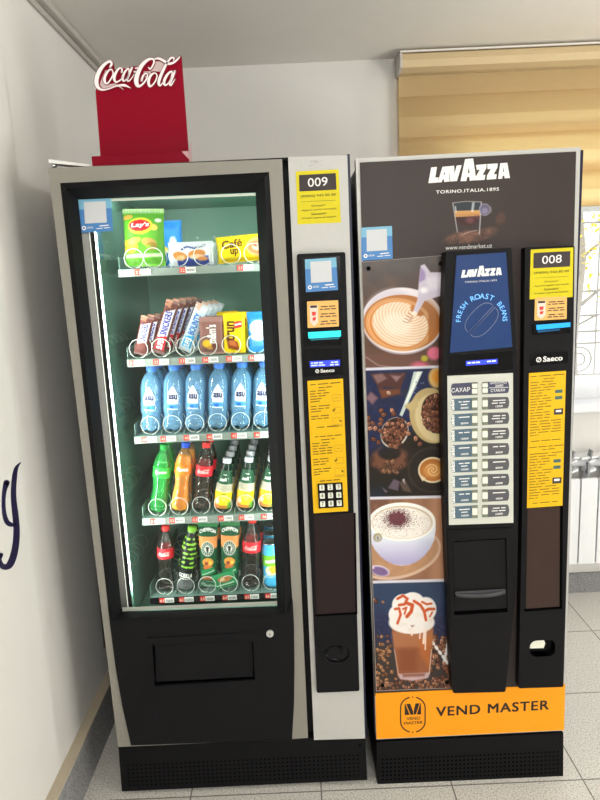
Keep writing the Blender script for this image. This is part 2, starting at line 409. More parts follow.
# window: frame, pane, sill
M_pvc = mat('white_pvc', (236, 238, 242), .35)
wr = thing('window_1', 'white framed window', 'window', ((OX0+OX1)/2, YB+.1, OZ0)); del wr['label']; del wr['category']; struct(wr)
f = MB().prism([(OX0, OZ0), (OX1, OZ0), (OX1, OZ1), (OX0, OZ1)], YB+.10, YB+.17, 0, [[(OX0+.06, OZ0+.085), ((OX0+OX1)/2+.15, OZ0+.085), ((OX0+OX1)/2+.15, OZ1-.06), (OX0+.06, OZ1-.06)], [((OX0+OX1)/2+.22, OZ0+.085), (OX1-.06, OZ0+.085), (OX1-.06, OZ1-.06), ((OX0+OX1)/2+.22, OZ1-.06)]])
f.build('window_frame', M_pvc, wr, bevel=.006)
sh = MB().prism([(OX0+.055, OZ0+.06), (OX1-.055, OZ0+.06), (OX1-.055, OZ1-.055), (OX0+.055, OZ1-.055)], YB+.085, YB+.10, 0, [[(OX0+.10, OZ0+.11), ((OX0+OX1)/2+.11, OZ0+.11), ((OX0+OX1)/2+.11, OZ1-.10), (OX0+.10, OZ1-.10)], [((OX0+OX1)/2+.26, OZ0+.11), (OX1-.10, OZ0+.11), (OX1-.10, OZ1-.10), ((OX0+OX1)/2+.26, OZ1-.10)]])
sh.build('window_sash', M_pvc, wr, bevel=.005)
MB().box(OX0+.05, OX1-.05, YB+.13, YB+.136, OZ0+.08, OZ1-.05).build('window_pane', glass_pane('window_glass', .04), wr)
MB().box(OX0-.06, OX1+.06, YB-.05, YB+.10, OZ0-.035, OZ0+.004).build('window_sill', M_pvc, wr, bevel=.006)
# iron grille outside
M_iron = mat('pale_iron', (206, 196, 190), .5)
g = MB(); GY = YB+.36; cx = 1.41
for x in np.arange(.7, 2.35, .16): g.tube([(x, GY, .95), (x, GY, 2.25)], .0045)
for z in (1.0, 1.16, 1.22, 1.3, 1.42, 1.75, 2.1): g.tube([(.6, GY, z), (2.4, GY, z)], .006)
for k in range(6):
    c = .78+.32*k
    for r in (.062, .03): g.tube([(c+r*math.cos(a), GY, 1.08+r*math.sin(a)) for a in np.linspace(0, 2*PI, 25)[:-1]], .005, closed=True)
for k in range(5):
    g.tube([(.7+.32*k, GY, 1.30), (.86+.32*k, GY, 1.42)], .006); g.tube([(.7+.32*k, GY, 1.22), (.86+.32*k, GY, 1.30)], .006)
g.build('window_grille', M_iron, wr)
# autumn tree outside: trunk and a crown of leaves
t = thing('autumn_tree', 'bare branched tree with yellow leaves seen through the window', 'tree', (2.35, 3.6, 0))
tb = MB().tube([(2.35, 3.6, 0), (2.3, 3.6, .9), (2.36, 3.6, 1.6), (2.3, 3.62, 2.4)], [.05, .045, .035, .015])
for k in range(9):
    z = 1.2+.13*k; a = k*2.1; tb.tube([(2.33, 3.6, z), (2.33+.2*math.cos(a), 3.6+.2*math.sin(a), z+.16), (2.33+.42*math.cos(a+.3), 3.6+.4*math.sin(a), z+.26)], [.016, .01, .004])
tb.build('trunk', mat('bark', (170, 160, 152), .8, noise=.2), t)
lb = MB(); rg = random.Random(3)
for k in range(420):
    a, b, r = rg.uniform(0, 2*PI), rg.gauss(1.85, .3), rg.uniform(.05, .45); p = np.array([2.33+r*math.cos(a), 3.6+r*math.sin(a), b])
    u = np.array([rg.gauss(0, 1) for _ in range(3)]); u /= np.linalg.norm(u); w = np.cross(u, [0, 0, 1.]); w /= np.linalg.norm(w); q = rg.uniform(.02, .04)
    lb.add([p+u*q, p+w*q*.5, p-u*q, p-w*q*.5], [(0, 1, 2, 3)])
lb.build('leaves', mat('yellow_leaves', (246, 214, 70), .6, noise=.2), t)

# blind
def blind():
    t = thing('window_blind', 'beige banded roller blind hanging over the upper window', 'blind', (1.4, 1.08, 1.80))
    x0, x1 = .452, 2.5
    prof = [(1.118, 2.432-.02), (1.04, 2.41), (1.012, 2.395), (1.004, 2.37), (1.012, 2.345), (1.05, 2.335), (1.118, 2.335)]
    prof = [(y, min(z, 2.408)) for y, z in prof]
    MB().loft([[(x, y, z) for y, z in prof] for x in (x0+.008, x1)], 0, False, True, True).build('cassette', mat('beige_cassette', (206, 184, 144), .45), t)
    pr2 = [(y-.004 if y < 1.1 else y, z+(.004 if z > 2.38 and z < 2.4 else 0)) for y, z in prof]
    MB().loft([[(x, y, z) for y, z in pr2] for x in (x0, x0+.009)], 0, False, True, True).build('end_cap', mat('grey_cap', (196, 192, 186), .5), t)
    MB().box(x0, x1, 1.0, 1.006, 2.398, 2.404).build('rail_edge', mat('rail_white', (226, 224, 218), .4), t)
    # fabric: a front and a back sheet of alternating bands
    m = bpy.data.materials.new('blind_fabric'); m.use_nodes = True; nt = m.node_tree; nt.nodes.clear()
    o = nt.nodes.new('ShaderNodeOutputMaterial'); d = nt.nodes.new('ShaderNodeBsdfDiffuse'); tl = nt.nodes.new('ShaderNodeBsdfTranslucent'); mx = nt.nodes.new('ShaderNodeMixShader')
    tc = nt.nodes.new('ShaderNodeTexCoord'); nz = nt.nodes.new('ShaderNodeTexNoise'); mp = nt.nodes.new('ShaderNodeMapping'); mp.inputs['Scale'].default_value = (8, 1, 160)
    nt.links.new(tc.outputs['Object'], mp.inputs[0]); nt.links.new(mp.outputs[0], nz.inputs['Vector']); nz.inputs['Scale'].default_value = 1.5
    cr = nt.nodes.new('ShaderNodeValToRGB'); e = cr.color_ramp.elements; e[0].color = [float(v) for v in lin(np.array((238, 222, 182))/255)]+[1]; e[1].color = [float(v) for v in lin(np.array((246, 231, 196))/255)]+[1]
    nt.links.new(nz.outputs[0], cr.inputs[0]); nt.links.new(cr.outputs[0], d.inputs[0]); nt.links.new(cr.outputs[0], tl.inputs[0]); mx.inputs[0].default_value = .72
    nt.links.new(d.outputs[0], mx.inputs[1]); nt.links.new(tl.outputs[0], mx.inputs[2]); nt.links.new(mx.outputs[0], o.inputs[0])
    m3 = m.copy(); m3.name = 'blind_dense_band'
    for q, c in zip([n for n in m3.node_tree.nodes if n.type == 'VALTORGB'][0].color_ramp.elements, ((228, 210, 168), (238, 220, 180))): q.color = [float(v) for v in lin(np.array(c)/255)]+[1]
    fb = MB(); z = 2.335; k = 0; zb = 1.79
    while z > zb:
        z1 = max(zb, z-.079); yo = 1.085+(.004 if k % 2 else 0)
        fb.box(x0+.006, x1-.01, yo, yo+.0012, z1, z, k % 2); z = z1; k += 1
    fb.build('front_sheet', [m, m3], t)
    m2 = m.copy(); m2.name = 'blind_sheer'
    b2 = MB(); z = 2.335-.05
    while z > zb+.02:
        b2.box(x0+.006, x1-.01, 1.1, 1.1008, max(zb, z-.05), z); z -= .158
    b2.build('back_sheet', m2, t)
    MB().box(x0+.006, x1-.01, 1.074, 1.102, zb-.022, zb).build('bottom_rail', mat('rail_grey', (196, 200, 200), .4), t, bevel=.004)
blind()

# radiator: ribs with finned tops
def radiator():
    t = thing('radiator', 'white ribbed aluminium radiator under the window', 'radiator', (1.8, 1.05, .17))
    M = mat('white_enamel', (240, 242, 244), .3)
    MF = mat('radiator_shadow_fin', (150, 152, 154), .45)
    for k in range(17):
        x = 1.085+.081*k; z0, z1 = .195, .70
        s = MB()
        s.prism(rounded([(x, z0), (x+.0735, z0), (x+.0735, z1-.095), (x, z1-.095)], .006), 1.02, 1.036, 0)
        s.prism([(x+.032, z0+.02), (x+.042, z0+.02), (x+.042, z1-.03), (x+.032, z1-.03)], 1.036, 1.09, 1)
        # the swept ribs that carry the heat out at the top
        for q, (dz, rr) in enumerate(((0, .045), (.035, .05))):
            P = [(x+.028+.044*(1-math.cos(a)), 1.04+.012*q, z1-.10+dz+rr*math.sin(a)) for a in np.linspace(0, PI/2, 7)]
            s.loft([[(p[0], p[1], p[2]), (p[0], p[1]+.04, p[2]+.004), (p[0], p[1]+.04, p[2]-.012), (p[0], p[1], p[2]-.012)] for p in P], 0, True, True, True)
        s.prism([(x, z1-.01), (x+.0735, z1-.002), (x+.0735, z1+.006), (x, z1)], 1.03, 1.10, 0)
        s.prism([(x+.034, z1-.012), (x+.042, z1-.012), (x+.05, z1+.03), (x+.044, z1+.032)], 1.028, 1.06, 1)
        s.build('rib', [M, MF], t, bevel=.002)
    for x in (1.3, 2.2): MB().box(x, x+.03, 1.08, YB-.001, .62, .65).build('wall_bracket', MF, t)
    for z in (.235, .665): MB().tube([(1.07, 1.075, z), (2.47, 1.075, z)], .018, 0, 12).build('header_pipe', M, t)
radiator()

# lettering painted on the left wall: the tail of a script letter
def wall_letter():
    mb = MB(); q = lambda x, y: WX(x/5.333, 440+y/5.333, XL-.0)
    fn = lambda x, y: (q(x, y)[1], q(x, y)[2])
    for st in ([(107,120,3),(85,150,17),(75,200,24),(70,270,25),(72,330,27),(80,400,30),(86,470,31),(84,540,32),(72,610,34),(52,662,34),(28,678,30),(6,668,26),(-6,640,22),(2,612,22)],
               [(33,228,30),(24,260,22),(18,300,18),(17,350,18),(22,400,20),(36,438,24),(58,452,22),(78,450,14)]):
        C = catmull(st, 8); L, Rr = [], []
        for i, p in enumerate(C):
            a = C[max(i-1, 0)][:2]; b = C[min(i+1, len(C)-1)][:2]; d = np.array(b)-a; d /= max(np.linalg.norm(d), 1e-9); n = np.array([-d[1], d[0]])*p[2]/2
            L.append(p[:2]+n); Rr.append(p[:2]-n)
        polys = [[L[i], L[i+1], Rr[i+1], Rr[i]] for i in range(len(C)-1)]+[ellipse(C[e][0], C[e][1], C[e][2]/2, C[e][2]/2, 12) for e in (0, -1)]
        for po in polys:
            w = ccw([fn(*p) for p in po]); n = len(w)
            mb.add([(XL+.002, y, z) for y, z in w]+[(XL, y, z) for y, z in w], [list(range(n))]+[(i, i+n, (i+1) % n+n, (i+1) % n) for i in range(n)])
    o = mb.build('wall_lettering', mat('navy_vinyl', (38, 32, 66), .45)); tag(o, 'dark navy script letter tail on the white left wall', 'lettering')
wall_letter()

# ------------------------------------------------------------------ red display stand on the machine
def coke_stand():
    Yp = .13
    t = thing('display_stand', 'red advertising display with white script standing on the machine top', 'sign', (-.40, .12, 1.845))
    M1 = mat('red_acrylic', (140, 0, 32), .35, 0, .12); M2 = mat('dark_red_edge', (128, 6, 34), .4); Mg = mat('clear_grey_acrylic', (206, 186, 186), .4); Mw = mat('white_acrylic', (255, 246, 246), .4, 0, .15)
    A = lambda x, y: (W(90+x/12., 52+y/12., Yp)[0], W(90+x/12., 52+y/12., Yp)[2])
    B = lambda x, y: (W(132+x/10.91, 52+y/10.91, Yp)[0], W(132+x/10.91, 52+y/10.91, Yp)[2])
    pl = MB(); P = lambda pts: [(W(x, y, Yp)[0], W(x, y, Yp)[2]) for x, y in pts]
    pb = P([(95.5, 91), (181, 55.5), (189.5, 163), (101.5, 170)])
    top = P([(96.3, 89), (95.2, 80), (99, 68.5), (109, 61.5), (113.5, 63), (114.5, 70), (122, 67.2), (126, 68.5), (131, 66.2), (141, 66), (144, 61), (150, 57.8), (157, 60.5), (165, 65), (168, 60.5), (173, 57.8), (177, 58.5), (181.5, 55.5)])
    pl.prism([pb[3], pb[0]]+top+[pb[2]], Yp, Yp+.004, 0)
    pl.build('back_panel', [M1], t)
    lip = MB(); l = [W(x, y, .07) for x, y in [(91.5, 159), (184, 152.5)]]; z0 = 1.8455
    zt = (l[0][2]+l[1][2])/2
    lip.box(l[0][0], l[1][0]+.012, .07, .074, z0, zt+.004).box(l[0][0], l[1][0]+.012, .07, Yp+.004, z0, z0+.004)
    lip.build('base_tray', M1, t, bevel=.002)
    tri = MB().add([(l[1][0]+.012, .0695, zt+.006), (l[1][0]-.006, .0695, zt+.006), (l[1][0]+.012, .0695, zt-.015)], [(0, 1, 2)]); tri.add([(l[1][0]+.012, .074, zt+.006), (l[1][0]+.012, Yp, zt+.045), (l[1][0]+.012, Yp, z0), (l[1][0]+.012, .074, z0)], [(0, 1, 2, 3)])
    tri.build('side_fold', mat('pale_fold', (214, 170, 176), .35), t)
    SA = [([(245,185,20),(264,150,26),(248,120,26),(200,138,28),(140,200,40),(98,280,48),(82,360,48),(98,425,40),(150,458,22),(225,448,14),(305,418,14),(370,405,24),(430,408,26),(495,440,4)], 0), ([(350,412,10),(405,455,3)], 0),
      ([(265,215,14),(222,235,20),(183,305,30),(183,365,28),(212,384,16),(252,335,14),(282,270,14)], 1),
      ([(385,245,22),(388,205,16),(350,205,20),(307,270,30),(295,330,30),(318,365,20),(365,345,12),(402,305,8)], 0),
      ([(470,205,14),(430,235,20),(398,305,28),(402,348,22),(428,345,14),(462,295,12)], 1), ([(508,192,22),(472,280,24),(450,335,22),(468,355,14),(505,320,8),(535,270,5)], 0),
      ([(552,200,18),(582,194,18)], 0), ([(535,244,16),(562,240,16)], 0)]
    SB = [([(185,175,14),(205,190,14),(240,130,16),(240,92,18),(205,80,22),(150,110,32),(98,170,40),(60,260,46),(50,330,46),(72,375,34),(112,362,18),(156,310,16),(173,260,14),(155,236,12),(125,265,18),(108,315,24)], 0),
      ([(255,235,12),(213,255,22),(184,320,28),(195,376,24),(226,366,14),(262,316,12),(276,262,12)], 1),
      ([(455,98,8),(460,72,16),(430,70,16),(385,125,22),(340,210,28),(300,310,30),(296,358,24),(315,370,14),(345,330,8)], 0),
      ([(255,80,18),(300,77,24),(350,102,26),(400,132,26),(452,122,22),(495,90,18),(525,55,10)], 0),
      ([(440,218,12),(395,245,22),(357,312,28),(357,360,22),(388,358,14),(424,302,10)], 1), ([(470,215,22),(432,310,24),(415,355,22),(432,364,14),(472,300,5)], 0)]
    for fn, poly in ((A, [(150,300),(190,215),(215,225),(168,330),(178,395),(320,375),(335,400),(210,440),(150,440),(118,390)]), (B, [(255,105),(300,105),(390,150),(330,215),(285,215),(240,210),(200,215),(245,160)]), (B, [(130,215),(200,210),(215,245),(180,300),(120,262)])):
        MB().prism([fn(*p) for p in poly], Yp-.0012, Yp+.003, 0).build('clear_inset', Mg, t)
    o = MB()
    for fn, S, g in ((A, SA, 11), (B, SB, 10)):
        for st, cl in S: o.ribbon(st, fn, Yp-.003, 0, 5, bool(cl), g-2.5, Yp+.003)
    o.build('letter_edge', M2, t)
    o = MB()
    for fn, S in ((A, SA), (B, SB)):
        for st, cl in S: o.ribbon(st, fn, Yp-.0045, 0, 6, bool(cl), .4, Yp-.003)
    o.build('script_lettering', Mw, t)
coke_stand()
# ------------------------------------------------------------------ snack machine
TRAYZ = [1.588, 1.333, 1.105, .850, .590]
LX = [-.449, -.383, -.316, -.249, -.181, -.114]
TX0, TX1, TYF, TYB = -.495, -.045, .125, .60
M_led = mat('led_tube', (255, 252, 240), .5, emit=LED)
M_frost = mat('lcd_blue', (52, 70, 225), .4, emit=.55)
M_lcdtext = mat('lcd_text', (190, 205, 255), .5, emit=.7)
M_cyan = mat('cyan_light', (40, 205, 215), .4, emit=.75)
M_cyan2 = mat('blue_light', (30, 150, 235), .4, emit=.75)
M_aqua = mat('cyan_deep', (8, 95, 110), .4, emit=.35)
M_clear = glass_pane('door_glass', .018)

def pay_sticker(name, quad, Y, parent):
    """blue payment sticker: white field, ring mark and two lines of print"""
    def ex(mb, Y):
        y = Y-.0005; s = lambda *a: sub(quad, *a)
        mb.fq(s(0, 1, .0, .3), y+.0002, 1)
        mb.fq(s(.17, .83, .08, .73), y, 3, .001)
        c = lerpq(quad, .13, .86); w = np.linalg.norm(np.array(quad[1])-quad[0])*.065
        p = W(*c, y); r = np.linalg.norm(W(c[0]+w, c[1], y)-p)
        mb.flat(ellipse(p[0], p[2], r, r, 16), y, 2, [ellipse(p[0], p[2], r*.5, r*.5, 16)])
        mb.text('click', lerpq(quad, .22, .885), lerpq(quad, .42, .885), w*1.1, y, 2)
        mb.bars(lerpq(quad, .6, .84), lerpq(quad, .88, .83), w*.5, y, 2, 1); mb.bars(lerpq(quad, .5, .91), lerpq(quad, .92, .90), w*.35, y, 2, 2)
    return paper(name, quad, Y, [M_skyblue, M_skyblue2, M_white, mat('pale_grey_print', (204, 207, 210), .5)], parent, ex)

def number_sticker(num, quad, Y, parent):
    def ex(mb, Y):
        y = Y-.0006; L = lambda u, v: lerpq(quad, u, v)
        mb.fq(sub(quad, .07, .93, .07, .38), y+.0002, 1)
        H = np.linalg.norm(np.array(quad[3])-quad[0])
        mb.text(num, L(.27, .305), L(.73, .295), H*.165, y-.0002, 2, .004)
        mb.text('(99890) 943 80 80', L(.09, .515), L(.91, .505), H*.06, y, 3, .004)
        mb.fq(sub(quad, .1, .9, .575, .58), y, 1)
        for k, (tx, u) in enumerate((('Diqqat!', .16), ('Apparat qaytim bermaydi', .4), ('Внимание!', .17), ('Аппарат сдачи не выдаёт', .4))):
            v = .685+.075*k; mb.text(tx, L(.5-u, v+.004), L(.5+u, v-.004), H*.044, y, 3, .003)
    return paper('number_sticker', quad, Y, [M_lemon, M_ink, M_white, mat('olive_ink', (96, 88, 30), .6)], parent, ex)

def note_sticker(quad, Y, parent):
    def ex(mb, Y):
        y = Y-.0005; L = lambda u, v: lerpq(quad, u, v)
        mb.fq([L(.08, .15), L(.34, .15), L(.34, .8), L(.21, .95), L(.08, .8)], y, 1)
        mb.fq(sub(quad, .1, .32, .16, .25), y-.0002, 2); mb.fq([L(.14, .4), L(.28, .4), L(.26, .55), L(.16, .55)], y-.0002, 3); mb.fq([L(.16, .62), L(.28, .6), L(.26, .72), L(.17, .74)], y-.0002, 3)
        for k, v in enumerate((.24, .34, .52, .62, .8, .9)):
            u = .5 if k % 2 else .44; mb.bars(L(.68-u*.55, v), L(.68+u*.5, v-.01), 1.0, y, 2, 2+k % 2, k)
    return paper('note_sticker', quad, Y, [M_peach, M_peach2, M_ink, M_red], parent, ex, .002)

def snack_machine():
    t = thing('snack_vending_machine', 'silver and black snack vending machine with lit glass window of shelves', 'vending machine', (-.23, .4, 0))
    b = MB(); x0, x1, z0, z1, yb = -.606, .149, .168, 1.838, .80
    b.box(x0, x0+.018, .03, yb, z0, z1).box(x1-.012, x1, .01, yb, z0, z1, 1).box(x0+.018, x1-.012, .03, yb, z1-.018, z1).box(x0+.018, x1-.012, .03, yb, z0, z0+.02)
    b.box(x0+.018, x1-.012, yb-.015, yb, z0+.02, z1-.018).box(-.0225, -.0055, .012, yb-.015, z0+.02, z1-.018)
    b.build('cabinet', [M_dark, M_grille], t)
    l = MB(); lx0, lx1, ly0, ly1, lz0, lz1 = -.53, -.036, .075, .62, .555, 1.80
    l.box(lx1, lx1+.006, ly0, ly1, lz0, lz1).box(lx0, lx1, ly1, ly1+.006, lz0, lz1).box(lx0-.05, lx1, ly0-.01, ly1, lz1, lz1+.006).box(lx0, lx1, .05, ly1, lz0-.006, lz0)
    for k in range(7): l.disc_y((-.46+.06*k, 0, 1.70), .005, ly1-.002, ly1, 1, 10)
    l.build('inner_liner', [M_green, mat('pale_bolt', (170, 200, 190), .4)], t)
    MB().box(lx0-.006, lx0, ly0, ly1, lz0, lz1).build('side_liner', M_mirror, t)
    # lamps along the door's left edge and top, with added fill lamps
    MB().tube([(-.5415, .050, .60), (-.5415, .050, 1.775)], .0008, 0, 8).build('led_tube', M_led, t)
    area('led_and_fill_strip_light', (-.543, .056, 1.19), (-.30, .40, 1.19), .014, 1.1, LEDW, (.95, 1, .97)); area('led_and_fill_strip_light', (-.05, .058, 1.19), (-.30, .40, 1.19), .02, 1.1, LEDW*.45, (.95, 1, .97)); area('added_back_liner_light', (-.29, .24, 1.79), (-.29, .62, 1.30), .46, .03, LEDW*.2, (.95, 1, .97))  # right strip and rear top lamp are added fill for goods and back liner
    MB().add([(-.562, .040, .60), (-.543, .054, .60), (-.543, .054, 1.78), (-.562, .040, 1.78), (-.564, .044, .60), (-.545, .058, .60), (-.545, .058, 1.78), (-.564, .044, 1.78)], [(0,1,2,3),(7,6,5,4),(0,4,5,1),(3,2,6,7),(0,3,7,4),(1,5,6,2)]).build('reflector_strip', mat('polished_strip', (112, 108, 106), .35, .6), t)
    MB().tube([(-.54, .058, 1.788), (-.06, .058, 1.788)], .008, 0, 10).build('led_tube', M_led, t)
    # silver door skin with a waisted black middle
    outer = [(48, 168), (282, 159), (295, 448), (308, 738), (118, 747), (83, 458)]
    blk = [(60, 183), (269, 172), (277, 300), (284, 430), (291, 580), (294, 625), (294.5, 667), (294, 705), (292, 739.5), (131, 745.6), (122, 705), (115.5, 667), (110, 625), (105, 580), (83, 385)]
    d = MB(); d.prism(XZ(outer), 0, .03, 0, [XZ(blk)]); d.build('door_frame', M_silver, t, bevel=.003)
    # black window surround: bevel down to the glass, and the lower door panel in one moulding
    def rs(P, n):
        out = []
        for i in range(len(P)):
            for k in range(n): out.append(tuple(np.array(P[i])*(1-k/n)+np.array(P[(i+1) % len(P)])*k/n))
        return out
    g = [(78, 199.5), (255.5, 192.5), (277.3, 606), (122, 612)]
    O = rs([(60, 183), (269, 172), (291.2, 628), (111.2, 636)], 10); Mi = rs([(66, 188.5), (264.5, 178), (286, 613), (113, 620)], 10); I = rs(g, 10)
    O = [(x, y) for x, y in O]
    w = MB(); L = lambda P, Y: [(q[0], Y, q[2]) for q in (W(x, y, Y) for x, y in P)]
    OE = rs([(56, 179), (274, 168), (298, 640), (104, 648)], 10)
    w.loft([L(OE, .02)[::-1], L(OE, .003)[::-1], L(O, .0012)[::-1], L(Mi, -.008)[::-1], L(I, .028)[::-1], L(I, .05)[::-1]])
    w.build('window_frame', M_black, t)
    lp = [(107.8, 606), (112.5, 621.5), (286, 614.5), (292.6, 600), (294, 625), (294.5, 667), (294, 705), (292, 739.5), (131, 745.6), (122, 705), (115.5, 667), (110, 625)]
    hole = [(152, 643.5), (253, 638.5), (255, 680), (154.5, 686)]
    p = MB(); p.prism(XZ(lp, -.006), -.006, .002, 0, [XZ(hole, -.006)]); p.build('lower_panel', M_black, t, bevel=.002)
    fr = MB(); fr.prism(XZ([(146, 638), (259, 632), (262, 686), (148, 692)], -.008), -.009, -.006, 0, [XZ(hole, -.008)])
    fr.build('flap_surround', M_black, t, bevel=.0015)
    fl = MB(); h2 = XZ([(153.5, 645.5), (252, 640.5), (253.6, 677), (155.6, 682.5)], .0)
    (a, bb, c, dd) = h2
    fl.add([(a[0], .012, a[1]), (bb[0], .012, bb[1]), (c[0], .0, c[1]), (dd[0], .0, dd[1]), (a[0], .03, a[1]), (bb[0], .03, bb[1]), (c[0], .03, c[1]), (dd[0], .03, dd[1])], [(3,2,1,0),(4,5,6,7),(0,1,5,4),(2,3,7,6),(1,2,6,5),(3,0,4,7)])
    fl.build('delivery_flap', M_black, t, bevel=.002)
    MB().box(-.50, -.06, .031, .30, .33, .535).build('delivery_bin', M_hole, t)
    lc = W(270, 633, -.006); k = MB().disc_y((lc[0], 0, lc[2]), .0105, -.012, -.006, 0, 24).disc_y((lc[0], 0, lc[2]), .0075, -.0135, -.012, 0, 20)
    k.box(lc[0]-.001, lc[0]+.001, -.0142, -.0135, lc[2]-.004, lc[2]+.004, 1); k.build('door_lock', [mat('lock_steel', (206, 206, 202), .3, .3), M_hole], t)
    gp = MB(); gp.prism(XZ(g, .034), .034, .038); gp.build('glass_pane', M_clear, t)
    Mge = mat('glass_edge_steel', (206, 212, 200), .3, .3)
    MB().pq([(79, 200), (256, 193), (256.2, 195.5), (79.2, 202.5)], .033, .0339).build('glass_rail', Mge, t); MB().pq([(122.3, 607.6), (277.5, 601.2), (277.5, 605), (122.5, 611.4)], .033, .0339).build('glass_rail', Mge, t)
    # hinge and the loose cover plate at the top left corner
    hp = W(54, 166, .02); h = MB().lathe([(.007, 0), (.007, .012), (.004, .012), (.004, .02)], (hp[0], .02, 1.846), 0, 12); h.build('hinge_pin', M_chrome, t)
    q = [W(50, 163.5, .02), W(91, 167.5, .02)]
    MB().add([(q[0][0], .012, q[0][2]), (q[1][0], .012, q[1][2]), (q[1][0], .05, q[1][2]), (q[0][0], .05, q[0][2]), (q[0][0], .012, q[0][2]+.009), (q[1][0], .012, q[1][2]+.006), (q[1][0], .05, q[1][2]+.006), (q[0][0], .05, q[0][2]+.009)], [(3,2,1,0),(4,5,6,7),(0,1,5,4),(2,3,7,6),(1,2,6,5),(3,0,4,7)]).build('hinge_plate', M_white, t)
    MB().box(-.606, .146, .006, .8, 1.838, 1.8445).build('top_plate', M_dark, t)
    # plinth with punched rows
    pl = MB(); pq = [(118, 748), (365.5, 737), (367.5, 781), (121.5, 792.5)]
    P = XZ(pq); pl.prism(P, .004, .77, 0)
    for i in range(53):
        for j in range(6):
            u = .035+.93*i/52; v = .40+.09*j; p = W(*lerpq(pq, u, v), .004); pl.flat(ellipse(p[0], p[2], .0032, .0032, 8), .0036, 1)
    p = W(360, 745, .004); pl.flat(ellipse(p[0], p[2], .004, .004, 10), .0036, 1)
    pl.build('plinth', [M_dark, M_hole], t)
    # control column
    cp = [(288, 157), (347.3, 155), (365, 738.5), (314, 740)]
    c = MB(); c.prism(XZ(cp), 0, .03); c.build('control_panel', M_pale, t, bevel=.003)
    e = MB(); e.pq([(347.3, 154), (349.8, 154), (367, 738), (365, 738.5)], .001, .03); e.build('panel_edge', M_grille, t)
    rg = random.Random(5); s = MB()
    for i in range(46):
        p = W(313+rg.gauss(0, 3.2), 160+abs(rg.gauss(0, 5)), -.0003); r = rg.uniform(.0004, .0012); s.flat(ellipse(p[0], p[2], r, r*.8, 6), -.0003)
    s.build('grime', mat('grime', (110, 108, 102), .7), t)
    mo = [(296.8, 254), (345.3, 252), (359.5, 691), (316.8, 693)]
    cr = W(337, 654, -.012)
    m = MB(); m.prism(rounded(XZ(mo, -.012), .006), -.012, 0, 0, [ellipse(cr[0], cr[2], .037, .029, 32)]); m.build('payment_module', M_black, t, bevel=.003)
    y = -.0125
    MB().pq([(303, 350), (342, 348), (342.6, 375), (304, 377)], y-.001, -.012).pq([(301, 258), (340, 256), (341.5, 345), (303.5, 346)], y, -.012).build('module_face', M_gloss, t)
    number_sticker('009', [(295.8, 171.5), (338.6, 169.2), (341, 222.5), (297.6, 224.5)], -.0006, t)
    pay_sticker('payment_sticker', [(304.8, 259.5), (336.2, 257.4), (338, 290), (306, 292.2)], y-.0008, t)
    note_sticker([(307, 301.5), (338.2, 300.2), (339, 326.4), (307.7, 328)], y-.0008, t)
    MB().pq([(306.5, 330), (342, 328.5), (342, 342), (307, 343)], y-.003, -.012, 0).build('banknote_slot', M_gloss, t, bevel=.001)
    a = MB(); a.pq([(308, 332.2), (341, 330.4), (341, 336.5), (308.6, 338.6)], y-.0045, y-.003, 0).pq([(310, 338.6), (340, 336.8), (339, 339), (311, 340.6)], y-.0042, y-.003, 1); a.build('slot_light', [M_cyan, M_aqua], t)
    a = MB(); a.pq([(309.6, 361.3), (340, 359.7), (340, 365.9), (310, 367.5)], y-.0022, y-.001); a.bars((311, 363.8), (323, 363.2), 1.2, y-.0025, 1, 3, 1).bars((311, 366.2), (325, 365.5), 1.2, y-.0025, 1, 2, 2).bars((331, 363), (338, 362.6), 1.3, y-.0025, 1, 2, 3).bars((330, 365.5), (338.5, 365), 1.3, y-.0025, 1, 2, 4)
    a.build('display', [M_frost, M_lcdtext], t)
    a = MB(); a.text('Saeco', (320.5, 372.6), (334.5, 371.9), 3.6, y-.0015, 0, .02); q = W(317.2, 371.2, y-.0015); a.flat(ellipse(q[0], q[2], .0052, .0052, 16), y-.0015, 0, [ellipse(q[0], q[2], .0034, .0034, 16)]); a.flat([(q[0]-.003, q[2]-.0035), (q[0]-.0018, q[2]-.0042), (q[0]+.003, q[2]+.0035), (q[0]+.0018, q[2]+.0042)], y-.0017)
    a.build('maker_badge', M_white, t)
    yq = [(307.3, 381), (343, 378.5), (348.2, 511), (313.6, 513.3)]
    def ex(mb, Y):
        yy = Y-.0005; L = lambda u, v: lerpq(yq, u, v); n = 0
        for v, u0, u1, k in [(.035, .08, .92, 3), (.062, .3, .68, 2), (.085, .06, .5, 2), (.105, .06, .6, 3), (.125, .06, .5, 2), (.145, .06, .38, 1), (.165, .06, .32, 1), (.20, .06, .6, 2), (.22, .06, .58, 3), (.24, .06, .34, 1), (.275, .06, .56, 2), (.295, .06, .56, 3), (.36, .2, .82, 2), (.43, .14, .9, 4), (.455, .3, .7, 2), (.48, .06, .55, 2), (.50, .06, .5, 2), (.52, .06, .62, 3), (.54, .06, .6, 3), (.56, .06, .62, 3), (.60, .06, .5, 2), (.62, .06, .5, 3), (.64, .06, .42, 2), (.675, .06, .56, 2), (.695, .06, .5, 3), (.715, .06, .24, 1), (.765, .22, .8, 3)]:
            n += 1; mb.bars(L(u0, v), L(u1, v-.003), 1.0, yy, 1, k, n)
